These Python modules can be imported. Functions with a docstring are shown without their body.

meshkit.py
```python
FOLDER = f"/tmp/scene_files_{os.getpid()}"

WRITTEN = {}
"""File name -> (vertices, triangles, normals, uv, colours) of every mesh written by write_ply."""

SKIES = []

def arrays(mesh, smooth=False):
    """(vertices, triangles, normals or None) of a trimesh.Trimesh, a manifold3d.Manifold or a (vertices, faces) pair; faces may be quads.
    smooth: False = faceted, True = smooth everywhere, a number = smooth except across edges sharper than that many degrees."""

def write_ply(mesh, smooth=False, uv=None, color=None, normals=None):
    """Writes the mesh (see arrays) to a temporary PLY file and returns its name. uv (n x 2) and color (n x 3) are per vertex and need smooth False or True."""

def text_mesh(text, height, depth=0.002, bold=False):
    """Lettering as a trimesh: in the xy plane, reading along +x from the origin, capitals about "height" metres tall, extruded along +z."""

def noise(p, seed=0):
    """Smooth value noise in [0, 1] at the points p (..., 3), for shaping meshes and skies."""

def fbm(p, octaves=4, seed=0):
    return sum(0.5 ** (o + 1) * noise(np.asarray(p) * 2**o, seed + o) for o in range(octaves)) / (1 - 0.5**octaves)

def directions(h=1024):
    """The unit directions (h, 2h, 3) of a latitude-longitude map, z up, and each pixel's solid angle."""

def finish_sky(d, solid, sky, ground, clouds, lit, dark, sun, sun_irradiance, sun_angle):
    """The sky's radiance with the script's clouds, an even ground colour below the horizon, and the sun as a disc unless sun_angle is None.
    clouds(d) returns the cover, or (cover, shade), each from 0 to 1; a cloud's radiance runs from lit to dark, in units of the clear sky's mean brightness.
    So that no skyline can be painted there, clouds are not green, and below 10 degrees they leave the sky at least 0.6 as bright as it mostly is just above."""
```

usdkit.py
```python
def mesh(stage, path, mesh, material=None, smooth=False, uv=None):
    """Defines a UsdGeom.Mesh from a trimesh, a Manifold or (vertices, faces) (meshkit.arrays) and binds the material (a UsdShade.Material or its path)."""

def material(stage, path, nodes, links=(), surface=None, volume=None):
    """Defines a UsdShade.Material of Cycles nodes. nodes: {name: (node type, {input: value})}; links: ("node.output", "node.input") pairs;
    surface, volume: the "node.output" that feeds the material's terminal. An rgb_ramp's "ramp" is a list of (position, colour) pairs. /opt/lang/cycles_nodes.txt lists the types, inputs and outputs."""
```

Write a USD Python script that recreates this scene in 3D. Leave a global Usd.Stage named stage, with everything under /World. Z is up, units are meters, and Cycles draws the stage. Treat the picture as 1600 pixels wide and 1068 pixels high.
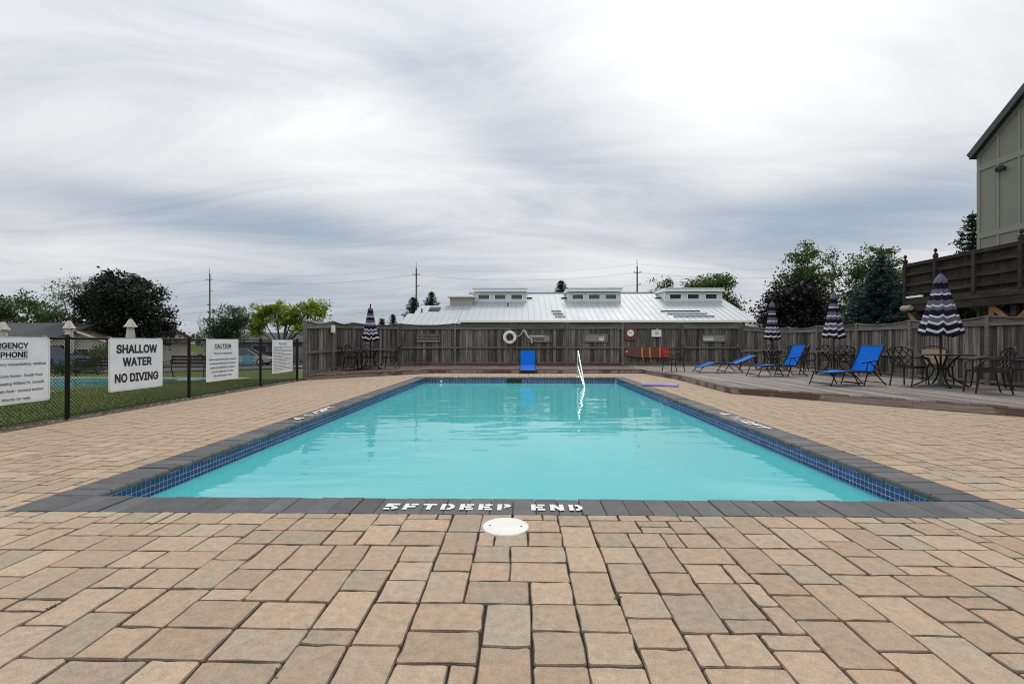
import math, random
import numpy as np
import meshkit, usdkit
from shapely.geometry import Polygon, Point, box as sbox
from shapely import union_all, affinity
import trimesh
from pxr import Usd, UsdGeom, UsdLux, UsdShade, Gf, Sdf

stage = Usd.Stage.CreateInMemory()
UsdGeom.SetStageUpAxis(stage, 'Z')
UsdGeom.SetStageMetersPerUnit(stage, 1.0)
stage.SetDefaultPrim(UsdGeom.Xform.Define(stage, '/World').GetPrim())
UsdGeom.Scope.Define(stage, '/World/Looks')
PI = math.pi

# ------------------------------------------------------------------ camera
CAM_H = 1.15
cam = UsdGeom.Camera.Define(stage, '/World/camera')
cam.CreateHorizontalApertureAttr(36.0)
cam.CreateVerticalApertureAttr(36.0 * 683 / 1024)
cam.CreateFocalLengthAttr(17.01)
cam.CreateClippingRangeAttr(Gf.Vec2f(0.05, 5000))
cam.AddTranslateOp().Set(Gf.Vec3d(0, 0, CAM_H))
cam.AddRotateXYZOp().Set(Gf.Vec3f(90 + math.degrees(math.atan(1 / 756)), 0, math.degrees(math.atan(15 / 756))))
cam.CreateExposureAttr(0.0)


# ------------------------------------------------------------------ sky and sun (overcast, thin towards the upper right)
SUN_EL, SUN_AZ = math.radians(52), math.radians(16)
sun = UsdLux.DistantLight.Define(stage, '/World/sun')
sun.CreateIntensityAttr(0.40)
sun.CreateAngleAttr(16.0)
sun.CreateColorAttr(Gf.Vec3f(1.0, 0.96, 0.9))
sun.GetPrim().CreateAttribute('inputs:normalize', Sdf.ValueTypeNames.Bool).Set(True)
sun.AddRotateXYZOp().Set(Gf.Vec3f(90 - math.degrees(SUN_EL), 0, 180 - math.degrees(SUN_AZ)))


def sky_material():
    N, L = {}, []
    N['tc'] = ('texture_coordinate', {})
    N['sky'] = ('sky_texture', dict(sky_type='single_scattering', sun_disc=False, sun_elevation=SUN_EL, sun_rotation=SUN_AZ, air_density=1.0, aerosol_density=0.6))
    N['sep'] = ('separate_xyz', {})
    L += [('tc.generated', 'sep.vector')]
    # flat cloud layer: direction projected on a plane overhead, rolled into long bands
    N['zc'] = ('math', dict(math_type='maximum', value2=0.0)); L += [('sep.z', 'zc.value1')]
    N['za'] = ('math', dict(math_type='add', value2=0.13)); L += [('zc.value', 'za.value1')]
    N['px'] = ('math', dict(math_type='divide')); L += [('sep.x', 'px.value1'), ('za.value', 'px.value2')]
    N['py'] = ('math', dict(math_type='divide')); L += [('sep.y', 'py.value1'), ('za.value', 'py.value2')]
    N['pl'] = ('combine_xyz', {}); L += [('px.value', 'pl.x'), ('py.value', 'pl.y')]
    N['m1'] = ('mapping', dict(rotation=(0, 0, 0.30), scale=(0.22, 0.55, 1), location=(3.3, 1.7, 0))); L += [('pl.vector', 'm1.vector')]
    N['n1'] = ('noise_texture', dict(scale=1.0, detail=5, roughness=0.5, distortion=0.35)); L += [('m1.vector', 'n1.vector')]
    N['m2'] = ('mapping', dict(rotation=(0, 0, -0.2), scale=(0.42, 0.9, 1), location=(9.1, 4.2, 2))); L += [('pl.vector', 'm2.vector')]
    N['n2'] = ('noise_texture', dict(scale=2.1, detail=9, roughness=0.62, distortion=1.3)); L += [('m2.vector', 'n2.vector')]
    # broad light and dark masses of the deck of cloud (lobes about directions)
    N['az'] = ('math', dict(math_type='arctan2')); L += [('sep.x', 'az.value1'), ('sep.y', 'az.value2')]

    def lobe(i, a, e, k, amp, sx=1.0, tilt=0.0):
        """a soft mass of cloud about azimuth a and height e (sine of elevation), sx times longer than high"""
        N[f't{i}'] = ('math', dict(math_type='multiply_add', value2=tilt)); L.extend([('az.value', f't{i}.value1'), ('sep.z', f't{i}.value3')])
        N[f'q{i}'] = ('math', dict(math_type='multiply', value2=1.0 / sx)); L.append(('az.value', f'q{i}.value1'))
        N[f'c{i}'] = ('combine_xyz', {}); L.extend([(f'q{i}.value', f'c{i}.x'), (f't{i}.value', f'c{i}.y')])
        N[f'd{i}'] = ('vector_math', dict(math_type='distance', vector2=(a / sx, e + tilt * a, 0))); L.append((f'c{i}.vector', f'd{i}.vector1'))
        N[f'e{i}'] = ('map_range', dict(range_type='smootherstep', from_min=0.0, from_max=k, to_min=amp, to_max=0.0, clamp=True)); L.append((f'd{i}.value', f'e{i}.value'))
        return f'e{i}.result'
    terms = [lobe(1, 0.42, 0.50, 0.38, 0.28, 1.5), lobe(2, -0.07, 0.455, 0.17, -0.19, 3.4, 0.36), lobe(3, -0.52, 0.215, 0.070, -0.27, 7.5, 0.02),
             lobe(4, 0.58, 0.205, 0.11, -0.33, 4.5, -0.02), lobe(5, 0.22, 0.28, 0.14, -0.10, 3.2, 0.1), lobe(6, -0.28, 0.345, 0.14, 0.16, 3.5, 0.15),
             lobe(7, 0.16, 0.15, 0.055, 0.20, 7.0), lobe(8, -0.2, 0.02, 0.11, -0.26, 12.0), lobe(12, -0.62, 0.52, 0.30, -0.09, 1.6), lobe(9, -0.75, 0.13, 0.05, 0.10, 8.0), lobe(10, 0.62, 0.115, 0.04, 0.14, 6.0, -0.08), lobe(11, -0.45, 0.105, 0.03, -0.14, 9.0, 0.05)]
    N['a0'] = ('math', dict(math_type='multiply_add', value2=0.62, value3=0.055)); L.append(('n1.fac', 'a0.value1'))
    N['a00'] = ('math', dict(math_type='multiply_add', value2=0.56)); L += [('n2.fac', 'a00.value1'), ('a0.value', 'a00.value3')]
    prev = 'a00.value'
    for j, t in enumerate(terms):
        N[f'sum{j}'] = ('math', dict(math_type='add')); L += [(prev, f'sum{j}.value1'), (t, f'sum{j}.value2')]
        prev = f'sum{j}.value'
    N['ramp'] = ('rgb_ramp', dict(ramp=[(0.0, (2.4, 3.2, 4.3)), (0.30, (3.8, 4.5, 5.4)), (0.5, (5.6, 6.02, 6.65)), (0.68, (7.3, 7.45, 7.8)), (0.85, (8.6, 8.7, 8.9)), (1.0, (9.9, 9.9, 9.9))]))
    L.append((prev, 'ramp.fac'))
    # an overcast sky is brightest overhead
    N['zen'] = ('map_range', dict(from_min=0.0, from_max=1.0, to_min=0.90, to_max=1.42, clamp=True)); L.append(('zc.value', 'zen.value'))
    N['zv'] = ('vector_math', dict(math_type='scale')); L += [('ramp.color', 'zv.vector1'), ('zen.result', 'zv.scale')]
    N['cov'] = ('map_range', dict(from_min=0.15, from_max=0.5, to_min=0.82, to_max=1.0, clamp=True)); L.append((prev, 'cov.value'))
    N['mix'] = ('mix', dict(mix_type='mix')); L += [('cov.result', 'mix.fac'), ('sky.color', 'mix.color1'), ('zv.vector', 'mix.color2')]
    N['bg'] = ('background_shader', dict(strength=0.1)); L.append(('mix.color', 'bg.color'))
    return usdkit.material(stage, '/World/Looks/sky', N, L, surface='bg.background')


dome = UsdLux.DomeLight.Define(stage, '/World/sky')
UsdShade.MaterialBindingAPI.Apply(dome.GetPrim()).Bind(sky_material())

# ------------------------------------------------------------------ helpers
RNG = np.random.default_rng(7)
random.seed(7)
_names, ORIG = {}, {}


def numbered(parent, name):
    k = _names.get((parent, name), 0)
    _names[(parent, name)] = k + 1
    return f'{parent}/{name}' if k == 0 else f'{parent}/{name}_{k:03d}'


def tag(p, label=None, cat=None, group=None, kind=None):
    p = p.GetPrim() if hasattr(p, 'GetPrim') else p
    for k, v in (('label', label), ('category', cat), ('group', group), ('kind', kind)):
        if v:
            p.SetCustomDataByKey(k, v)
    return p


def thing(name, label, cat, loc=(0, 0, 0), rotz=0.0, group=None, kind=None):
    path = numbered('/World', name)
    x = UsdGeom.Xform.Define(stage, path)
    x.AddTranslateOp().Set(Gf.Vec3d(*map(float, loc)))
    if rotz:
        x.AddRotateZOp().Set(float(math.degrees(rotz)))
    ORIG[path] = np.array(loc, float)
    tag(x.GetPrim(), label, cat, group, kind)
    return x.GetPrim()


def dup(src, loc, rotz, label, group=None, scale=None):
    d = dict(src.GetCustomData())
    base = src.GetName()
    path = numbered('/World', base)
    x = UsdGeom.Xform.Define(stage, path)
    x.GetPrim().GetReferences().AddInternalReference(src.GetPath())
    ops = UsdGeom.Xformable(x.GetPrim())
    ops.ClearXformOpOrder()
    a = x.GetPrim().GetAttribute('xformOp:translate')
    (UsdGeom.XformOp(a) if False else None)
    x.MakeMatrixXform().Set(Gf.Matrix4d(Gf.Rotation(Gf.Vec3d(0, 0, 1), math.degrees(rotz)), Gf.Vec3d(*map(float, loc))))
    x.GetPrim().SetInstanceable(True)
    tag(x.GetPrim(), label, d.get('category'), group or d.get('group'))
    return x.GetPrim()


class MB:
    """collects faces for one mesh"""
    def __init__(s):
        s.v, s.f, s.n = [], [], 0

    def add(s, v, f):
        v, f = np.asarray(v, float), np.asarray(f, int)
        if f.shape[1] == 4:
            f = np.vstack([f[:, [0, 1, 2]], f[:, [0, 2, 3]]])
        s.v.append(v); s.f.append(f + s.n); s.n += len(v)
        return s

    def box(s, c, size, rz=0.0, R=None):
        x, y, z = np.array(size) / 2
        v = np.array([[-x, -y, -z], [x, -y, -z], [x, y, -z], [-x, y, -z], [-x, -y, z], [x, -y, z], [x, y, z], [-x, y, z]])
        if R is not None:
            v = v @ np.asarray(R).T
        elif rz:
            k, q = math.cos(rz), math.sin(rz)
            v = v @ np.array([[k, -q, 0], [q, k, 0], [0, 0, 1]]).T
        return s.add(v + c, [[0, 3, 2, 1], [4, 5, 6, 7], [0, 1, 5, 4], [1, 2, 6, 5], [2, 3, 7, 6], [3, 0, 4, 7]])

    def bar(s, a, b, w, h, up=(0, 0, 1)):
        """rectangular bar from a to b, w sideways, h along up"""
        a, b, up = np.array(a, float), np.array(b, float), np.array(up, float)
        d = b - a; L = np.linalg.norm(d); d /= L
        x = np.cross(d, up)
        if np.linalg.norm(x) < 1e-6:
            x = np.cross(d, (1, 0, 0))
        x /= np.linalg.norm(x); z = np.cross(x, d)
        return s.box((a + b) / 2, (w, L, h), R=np.stack([x, d, z], 1))

    def tube(s, pts, r, sides=8, cap=True, closed=False):
        pts = np.array(pts, float); n = len(pts)
        r = np.broadcast_to(np.asarray(r, float), n)
        t = np.gradient(pts, axis=0)
        if closed:
            t = np.roll(pts, -1, 0) - np.roll(pts, 1, 0)
        t /= np.maximum(np.linalg.norm(t, axis=1, keepdims=True), 1e-9)
        u = np.cross(t[0], (0, 0, 1.0))
        if np.linalg.norm(u) < 1e-3:
            u = np.cross(t[0], (1.0, 0, 0))
        u /= np.linalg.norm(u)
        a = np.arange(sides) / sides * 2 * PI
        V = []
        for i in range(n):
            u = u - t[i] * (u @ t[i]); u /= max(np.linalg.norm(u), 1e-9)
            w = np.cross(t[i], u)
            V.append(pts[i] + r[i] * (np.cos(a)[:, None] * u + np.sin(a)[:, None] * w))
        V = np.vstack(V); F = []
        m = n if closed else n - 1
        for i in range(m):
            j = (i + 1) % n
            for k in range(sides):
                q = (k + 1) % sides
                F.append([i * sides + k, i * sides + q, j * sides + q, j * sides + k])
        s.add(V, F)
        if cap and not closed:
            for i, o in ((0, 1), (n - 1, 0)):
                ring = V[i * sides:(i + 1) * sides]
                f = [[0, k + 1, k + 2] if not o else [0, k + 2, k + 1] for k in range(sides - 2)]
                s.add(ring, f)
        return s

    def lathe(s, prof, seg=20, c=(0, 0, 0)):
        prof = np.array(prof, float); a = np.arange(seg) / seg * 2 * PI
        V = np.stack([prof[:, None, 0] * np.cos(a), prof[:, None, 0] * np.sin(a), np.broadcast_to(prof[:, None, 1], (len(prof), seg))], -1).reshape(-1, 3)
        F = [[i * seg + k, i * seg + (k + 1) % seg, (i + 1) * seg + (k + 1) % seg, (i + 1) * seg + k] for i in range(len(prof) - 1) for k in range(seg)]
        return s.add(V + np.array(c), F)

    def prism(s, poly, z0, z1, T=None):
        """polygon (outline or shapely) extruded in z; T maps points"""
        g = poly if hasattr(poly, 'geom_type') else Polygon(poly)
        for p in getattr(g, 'geoms', [g]):
            if p.area < 1e-9:
                continue
            m = trimesh.creation.extrude_polygon(p, z1 - z0, engine='earcut')
            v = np.array(m.vertices) + [0, 0, z0]
            s.add(v if T is None else T(v), m.faces)
        return s

    def mesh(s):
        return np.vstack(s.v), np.vstack(s.f)


def put(name, mb, mat, parent=None, smooth=False, local=False, kind=None, uv=None, label=None):
    """one Mesh prim: a part of parent, or a thing at top level. Unless local, points are given in world metres."""
    pp = parent.GetPath().pathString if parent else '/World'
    v, f = mb.mesh() if isinstance(mb, MB) else (np.asarray(mb[0], float), np.asarray(mb[1]))
    if parent and not local:
        root = '/'.join(pp.split('/')[:3])
        v = v - ORIG.get(root, np.zeros(3))
    m = usdkit.mesh(stage, numbered(pp, name), (v, f), mat, smooth=smooth, uv=uv)
    if kind or label:
        tag(m, label=label, kind=kind)
    return m.GetPrim()


def solo(name, mb, mat, label, cat, group=None, kind=None, smooth=False):
    p = put(name, mb, mat, None, smooth)
    tag(p, label, cat, group, kind)
    return p


def structure(name, mb, mat, smooth=False, kind='structure'):
    return tag(put(name, mb, mat, None, smooth), kind=kind)


# ------------------------------------------------------------------ materials
def M(name, nodes, links, surface='p.BSDF'):
    return usdkit.material(stage, f'/World/Looks/{name}', nodes, links, surface=surface)


def plain(name, col, rough=0.5, metal=0.0, spec=0.5, var=0.12, scale=6.0, bump=0.0, bscale=60.0, coat=0.0):
    """a paint or metal with a faint unevenness of tone and gloss"""
    c = np.array(col, float)
    N = {'g': ('texture_coordinate', {}), 'n': ('noise_texture', dict(scale=scale, detail=5, roughness=0.6)),
         'r': ('rgb_ramp', dict(ramp=[(0.25, tuple(c * (1 - var))), (0.75, tuple(np.minimum(c * (1 + var), 1)))])),
         'rr': ('map_range', dict(from_min=0.3, from_max=0.7, to_min=max(rough - 0.08, 0.02), to_max=min(rough + 0.08, 1))),
         'p': ('principled_bsdf', dict(metallic=metal, specular_ior_level=spec, coat_weight=coat))}
    L = [('g.object', 'n.vector'), ('n.fac', 'r.fac'), ('r.color', 'p.base_color'), ('n.fac', 'rr.value'), ('rr.result', 'p.roughness')]
    if bump:
        N['bn'] = ('noise_texture', dict(scale=bscale, detail=4, roughness=0.6)); N['b'] = ('bump', dict(strength=bump, distance=0.004))
        L += [('g.object', 'bn.vector'), ('bn.fac', 'b.height'), ('b.normal', 'p.normal')]
    return M(name, N, L)


def rnd(N, L):
    """a number in 0..1 per object and per loose piece: out 'rf.value'"""
    N['oi'] = ('object_info', {}); N['ge'] = ('geometry', {})
    N['ra'] = ('math', dict(math_type='add')); N['rf'] = ('math', dict(math_type='fraction'))
    L += [('oi.random', 'ra.value1'), ('ge.random_per_island', 'ra.value2'), ('ra.value', 'rf.value1')]


def wood(name, stops, stain, grain, lo=0.65, hi=1.3, rough=0.85, stain_at=(0.56, 0.7), knots=True):
    """weathered boards: streaks along the grain (scale vector), tone per board, patches of stain"""
    N, L = {}, []
    rnd(N, L)
    N['off'] = ('vector_math', dict(math_type='multiply_add', vector2=(0, 0, 0)))
    N['sc'] = ('vector_math', dict(math_type='scale', vector1=(7.3, 3.1, 5.7))); N['ad'] = ('vector_math', dict(math_type='add'))
    N['rm'] = ('math', dict(math_type='multiply', value2=9.0))
    N['mp'] = ('mapping', dict(scale=grain)); N['n'] = ('noise_texture', dict(scale=1.0, detail=7, roughness=0.66, distortion=0.25))
    N['r'] = ('rgb_ramp', dict(ramp=stops))
    N['tone'] = ('map_range', dict(to_min=lo, to_max=hi)); N['mul'] = ('vector_math', dict(math_type='scale'))
    N['n2'] = ('noise_texture', dict(scale=0.9, detail=4, roughness=0.6)); N['m2'] = ('map_range', dict(from_min=stain_at[0], from_max=stain_at[1], to_min=0, to_max=0.85, clamp=True))
    N['mx'] = ('mix', dict(mix_type='mix', color2=stain)); N['b'] = ('bump', dict(strength=0.55, distance=0.006))
    N['p'] = ('principled_bsdf', dict(roughness=rough, specular_ior_level=0.25))
    L += [('rf.value', 'rm.value1'), ('rm.value', 'sc.scale'), ('ge.position', 'ad.vector1'), ('sc.vector', 'ad.vector2'), ('ad.vector', 'mp.vector'), ('mp.vector', 'n.vector'),
          ('n.fac', 'r.fac'), ('r.color', 'mul.vector1'), ('rf.value', 'tone.value'), ('tone.result', 'mul.scale'), ('ad.vector', 'n2.vector'), ('n2.fac', 'm2.value'),
          ('m2.result', 'mx.fac'), ('mul.vector', 'mx.color1'), ('mx.color', 'p.base_color'), ('n.fac', 'b.height'), ('b.normal', 'p.normal')]
    del N['off']
    return M(name, N, L)


GREYS = [(0.30, (0.025, 0.021, 0.0175)), (0.45, (0.078, 0.068, 0.058)), (0.58, (0.152, 0.137, 0.118)), (0.75, (0.29, 0.268, 0.236))]
fence_wood = wood('fence_wood', GREYS, (0.055, 0.036, 0.027), (26, 26, 1.1), 0.42, 1.55, stain_at=(0.58, 0.75))
rail_wood = wood('rail_wood', [(0.25, (0.055, 0.05, 0.045)), (0.5, (0.125, 0.116, 0.104)), (0.8, (0.22, 0.206, 0.185))], (0.06, 0.045, 0.035), (4, 4, 30), 0.7, 1.25, stain_at=(0.62, 0.8))
deck_wood = wood('deck_wood', [(0.22, (0.088, 0.073, 0.068)), (0.5, (0.205, 0.175, 0.160)), (0.8, (0.30, 0.262, 0.242))], (0.10, 0.06, 0.05), (34, 1.3, 34), 0.6, 1.3, rough=0.7, stain_at=(0.6, 0.8))
step_wood = wood('step_wood', [(0.22, (0.05, 0.024, 0.019)), (0.5, (0.10, 0.052, 0.042)), (0.8, (0.15, 0.085, 0.07))], (0.20, 0.165, 0.145), (1.3, 34, 34), 0.75, 1.2, rough=0.55, stain_at=(0.55, 0.60))
fascia_wood = wood('fascia_wood', [(0.25, (0.10, 0.078, 0.066)), (0.5, (0.19, 0.155, 0.132)), (0.8, (0.28, 0.235, 0.20))], (0.07, 0.034, 0.026), (2.2, 2.2, 30), 0.8, 1.15, rough=0.65, stain_at=(0.50, 0.55))
dark_wood = wood('dark_wood', [(0.25, (0.009, 0.0075, 0.0065)), (0.5, (0.022, 0.018, 0.0155)), (0.8, (0.055, 0.047, 0.041))], (0.05, 0.026, 0.018), (16, 2.0, 9), 0.65, 1.3, stain_at=(0.56, 0.7))
cedar = wood('cedar', [(0.25, (0.16, 0.075, 0.03)), (0.5, (0.27, 0.14, 0.06)), (0.8, (0.36, 0.2, 0.1))], (0.1, 0.05, 0.025), (20, 3, 3), 0.8, 1.1)


def paver_material():
    N, L = {}, []
    rnd(N, L)
    N['pal'] = ('rgb_ramp', dict(ramp=[(0.0, (0.42, 0.35, 0.255)), (0.22, (0.46, 0.355, 0.245)), (0.45, (0.49, 0.345, 0.235)), (0.7, (0.49, 0.33, 0.222)), (0.85, (0.45, 0.33, 0.23)), (1.0, (0.385, 0.345, 0.265))]))
    N['n'] = ('noise_texture', dict(scale=5.5, detail=5, roughness=0.62)); N['pr'] = ('rgb_ramp', dict(ramp=[(0.3, (0.385, 0.345, 0.262)), (0.5, (0.45, 0.35, 0.25)), (0.72, (0.50, 0.33, 0.222))]))
    N['mx'] = ('mix', dict(mix_type='mix', fac=0.55))
    N['fn'] = ('noise_texture', dict(scale=170, detail=3, roughness=0.7)); N['fr'] = ('map_range', dict(from_min=0.3, from_max=0.75, to_min=0.72, to_max=1.17)); N['fm'] = ('vector_math', dict(math_type='scale'))
    N['mid'] = ('noise_texture', dict(scale=22, detail=5, roughness=0.7)); N['mr'] = ('map_range', dict(from_min=0.3, from_max=0.7, to_min=0.80, to_max=1.14)); N['mm'] = ('vector_math', dict(math_type='scale'))
    N['tone'] = ('map_range', dict(to_min=0.86, to_max=1.12)); N['rw'] = ('math', dict(math_type='multiply', value2=7.7)); N['rw2'] = ('math', dict(math_type='fraction')); N['tm'] = ('vector_math', dict(math_type='scale'))
    N['vo'] = ('voronoi_texture', dict(scale=150)); N['vr'] = ('map_range', dict(from_min=0.08, from_max=0.14, to_min=1, to_max=0, clamp=True))
    N['vn'] = ('noise_texture', dict(scale=9, detail=2)); N['vg'] = ('map_range', dict(from_min=0.5, from_max=0.62, to_min=0, to_max=0.8, clamp=True)); N['vm'] = ('math', dict(math_type='multiply'))
    N['wh'] = ('mix', dict(mix_type='mix', color2=(0.68, 0.63, 0.55)))
    N['sp'] = ('noise_texture', dict(scale=1.1, detail=6, roughness=0.7)); N['sm'] = ('map_range', dict(from_min=0.61, from_max=0.70, to_min=0, to_max=0.40, clamp=True)); N['st'] = ('mix', dict(mix_type='mix', color2=(0.16, 0.115, 0.085)))
    N['tn'] = ('separate_xyz', {}); N['ed'] = ('map_range', dict(from_min=0.75, from_max=0.95, to_min=0.55, to_max=0.0, clamp=True)); N['edge_mix'] = ('mix', dict(mix_type='mix', color2=(0.045, 0.034, 0.025)))  # bevel and side faces coloured darker brown than the flat top
    L += [('ge.true_normal', 'tn.vector'), ('tn.z', 'ed.value'), ('ed.result', 'edge_mix.fac'), ('st.color', 'edge_mix.color1'), ('edge_mix.color', 'p.base_color')]
    N['b'] = ('bump', dict(strength=0.5, distance=0.004)); N['b2'] = ('bump', dict(strength=0.6, distance=0.022)); N['p'] = ('principled_bsdf', dict(roughness=0.82, specular_ior_level=0.3))
    L += [('ge.position', x + '.vector') for x in ('n', 'fn', 'mid', 'vo', 'vn', 'sp')]
    L += [('rf.value', 'pal.fac'), ('n.fac', 'pr.fac'), ('pal.color', 'mx.color1'), ('pr.color', 'mx.color2'), ('mx.color', 'fm.vector1'), ('fn.fac', 'fr.value'), ('fr.result', 'fm.scale'),
          ('fm.vector', 'mm.vector1'), ('mid.fac', 'mr.value'), ('mr.result', 'mm.scale'), ('rf.value', 'rw.value1'), ('rw.value', 'rw2.value1'), ('rw2.value', 'tone.value'), ('mm.vector', 'tm.vector1'), ('tone.result', 'tm.scale'),
          ('vo.distance', 'vr.value'), ('vn.fac', 'vg.value'), ('vr.result', 'vm.value1'), ('vg.result', 'vm.value2'), ('vm.value', 'wh.fac'), ('tm.vector', 'wh.color1'),
          ('sp.fac', 'sm.value'), ('sm.result', 'st.fac'), ('wh.color', 'st.color1'), ('fn.fac', 'b.height'), ('mid.fac', 'b2.height'), ('b.normal', 'b2.normal'), ('b2.normal', 'p.normal')]
    return M('paver_stone', N, L)


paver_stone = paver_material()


def coping_material():
    N, L = {}, []
    rnd(N, L)
    N['n'] = ('noise_texture', dict(scale=7, detail=6, roughness=0.65)); N['r'] = ('rgb_ramp', dict(ramp=[(0.3, (0.068, 0.068, 0.071)), (0.55, (0.092, 0.091, 0.093)), (0.75, (0.118, 0.114, 0.111))]))
    N['tone'] = ('map_range', dict(to_min=0.76, to_max=1.22)); N['tm'] = ('vector_math', dict(math_type='scale'))
    N['fn'] = ('noise_texture', dict(scale=220, detail=3, roughness=0.7)); N['fr'] = ('map_range', dict(from_min=0.3, from_max=0.7, to_min=0.8, to_max=1.2)); N['fm'] = ('vector_math', dict(math_type='scale'))
    N['b'] = ('bump', dict(strength=0.4, distance=0.003)); N['p'] = ('principled_bsdf', dict(roughness=0.7, specular_ior_level=0.4))
    L += [('ge.position', 'n.vector'), ('ge.position', 'fn.vector'), ('n.fac', 'r.fac'), ('r.color', 'tm.vector1'), ('rf.value', 'tone.value'), ('tone.result', 'tm.scale'),
          ('tm.vector', 'fm.vector1'), ('fn.fac', 'fr.value'), ('fr.result', 'fm.scale'), ('fm.vector', 'p.base_color'), ('fn.fac', 'b.height'), ('b.normal', 'p.normal')]
    return M('coping_stone', N, L)


coping_stone = coping_material()


def tile_material():
    N, L = {}, []
    rnd(N, L)
    N['r'] = ('rgb_ramp', dict(ramp=[(0.0, (0.006, 0.009, 0.07)), (0.5, (0.009, 0.017, 0.115)), (1.0, (0.016, 0.028, 0.17))]))
    N['n'] = ('noise_texture', dict(scale=30, detail=3)); N['b'] = ('bump', dict(strength=0.12, distance=0.003))
    N['p'] = ('principled_bsdf', dict(roughness=0.12, specular_ior_level=0.6))
    L += [('rf.value', 'r.fac'), ('r.color', 'p.base_color'), ('ge.position', 'n.vector'), ('n.fac', 'b.height'), ('b.normal', 'p.normal')]
    return M('blue_tile', N, L)


blue_tile = tile_material()
grout = plain('grout', (0.38, 0.43, 0.48), 0.8, var=0.15, scale=12)
plaster = plain('pool_plaster', (0.74, 0.80, 0.79), 0.7, var=0.06, scale=1.4)
joint_sand = plain('joint_sand', (0.022, 0.018, 0.014), 0.95, var=0.5, scale=40, bump=0.6, bscale=160)
white_stencil = None


def stencil_material():
    N = {'g': ('geometry', {}), 'n': ('noise_texture', dict(scale=60, detail=5, roughness=0.7)), 'r': ('rgb_ramp', dict(ramp=[(0.30, (0.30, 0.30, 0.30)), (0.42, (0.62, 0.62, 0.61)), (0.6, (0.78, 0.78, 0.77))])), 'p': ('principled_bsdf', dict(roughness=0.75))}
    return M('white_stencil', N, [('g.position', 'n.vector'), ('n.fac', 'r.fac'), ('r.color', 'p.base_color')])


white_stencil = stencil_material()


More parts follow.
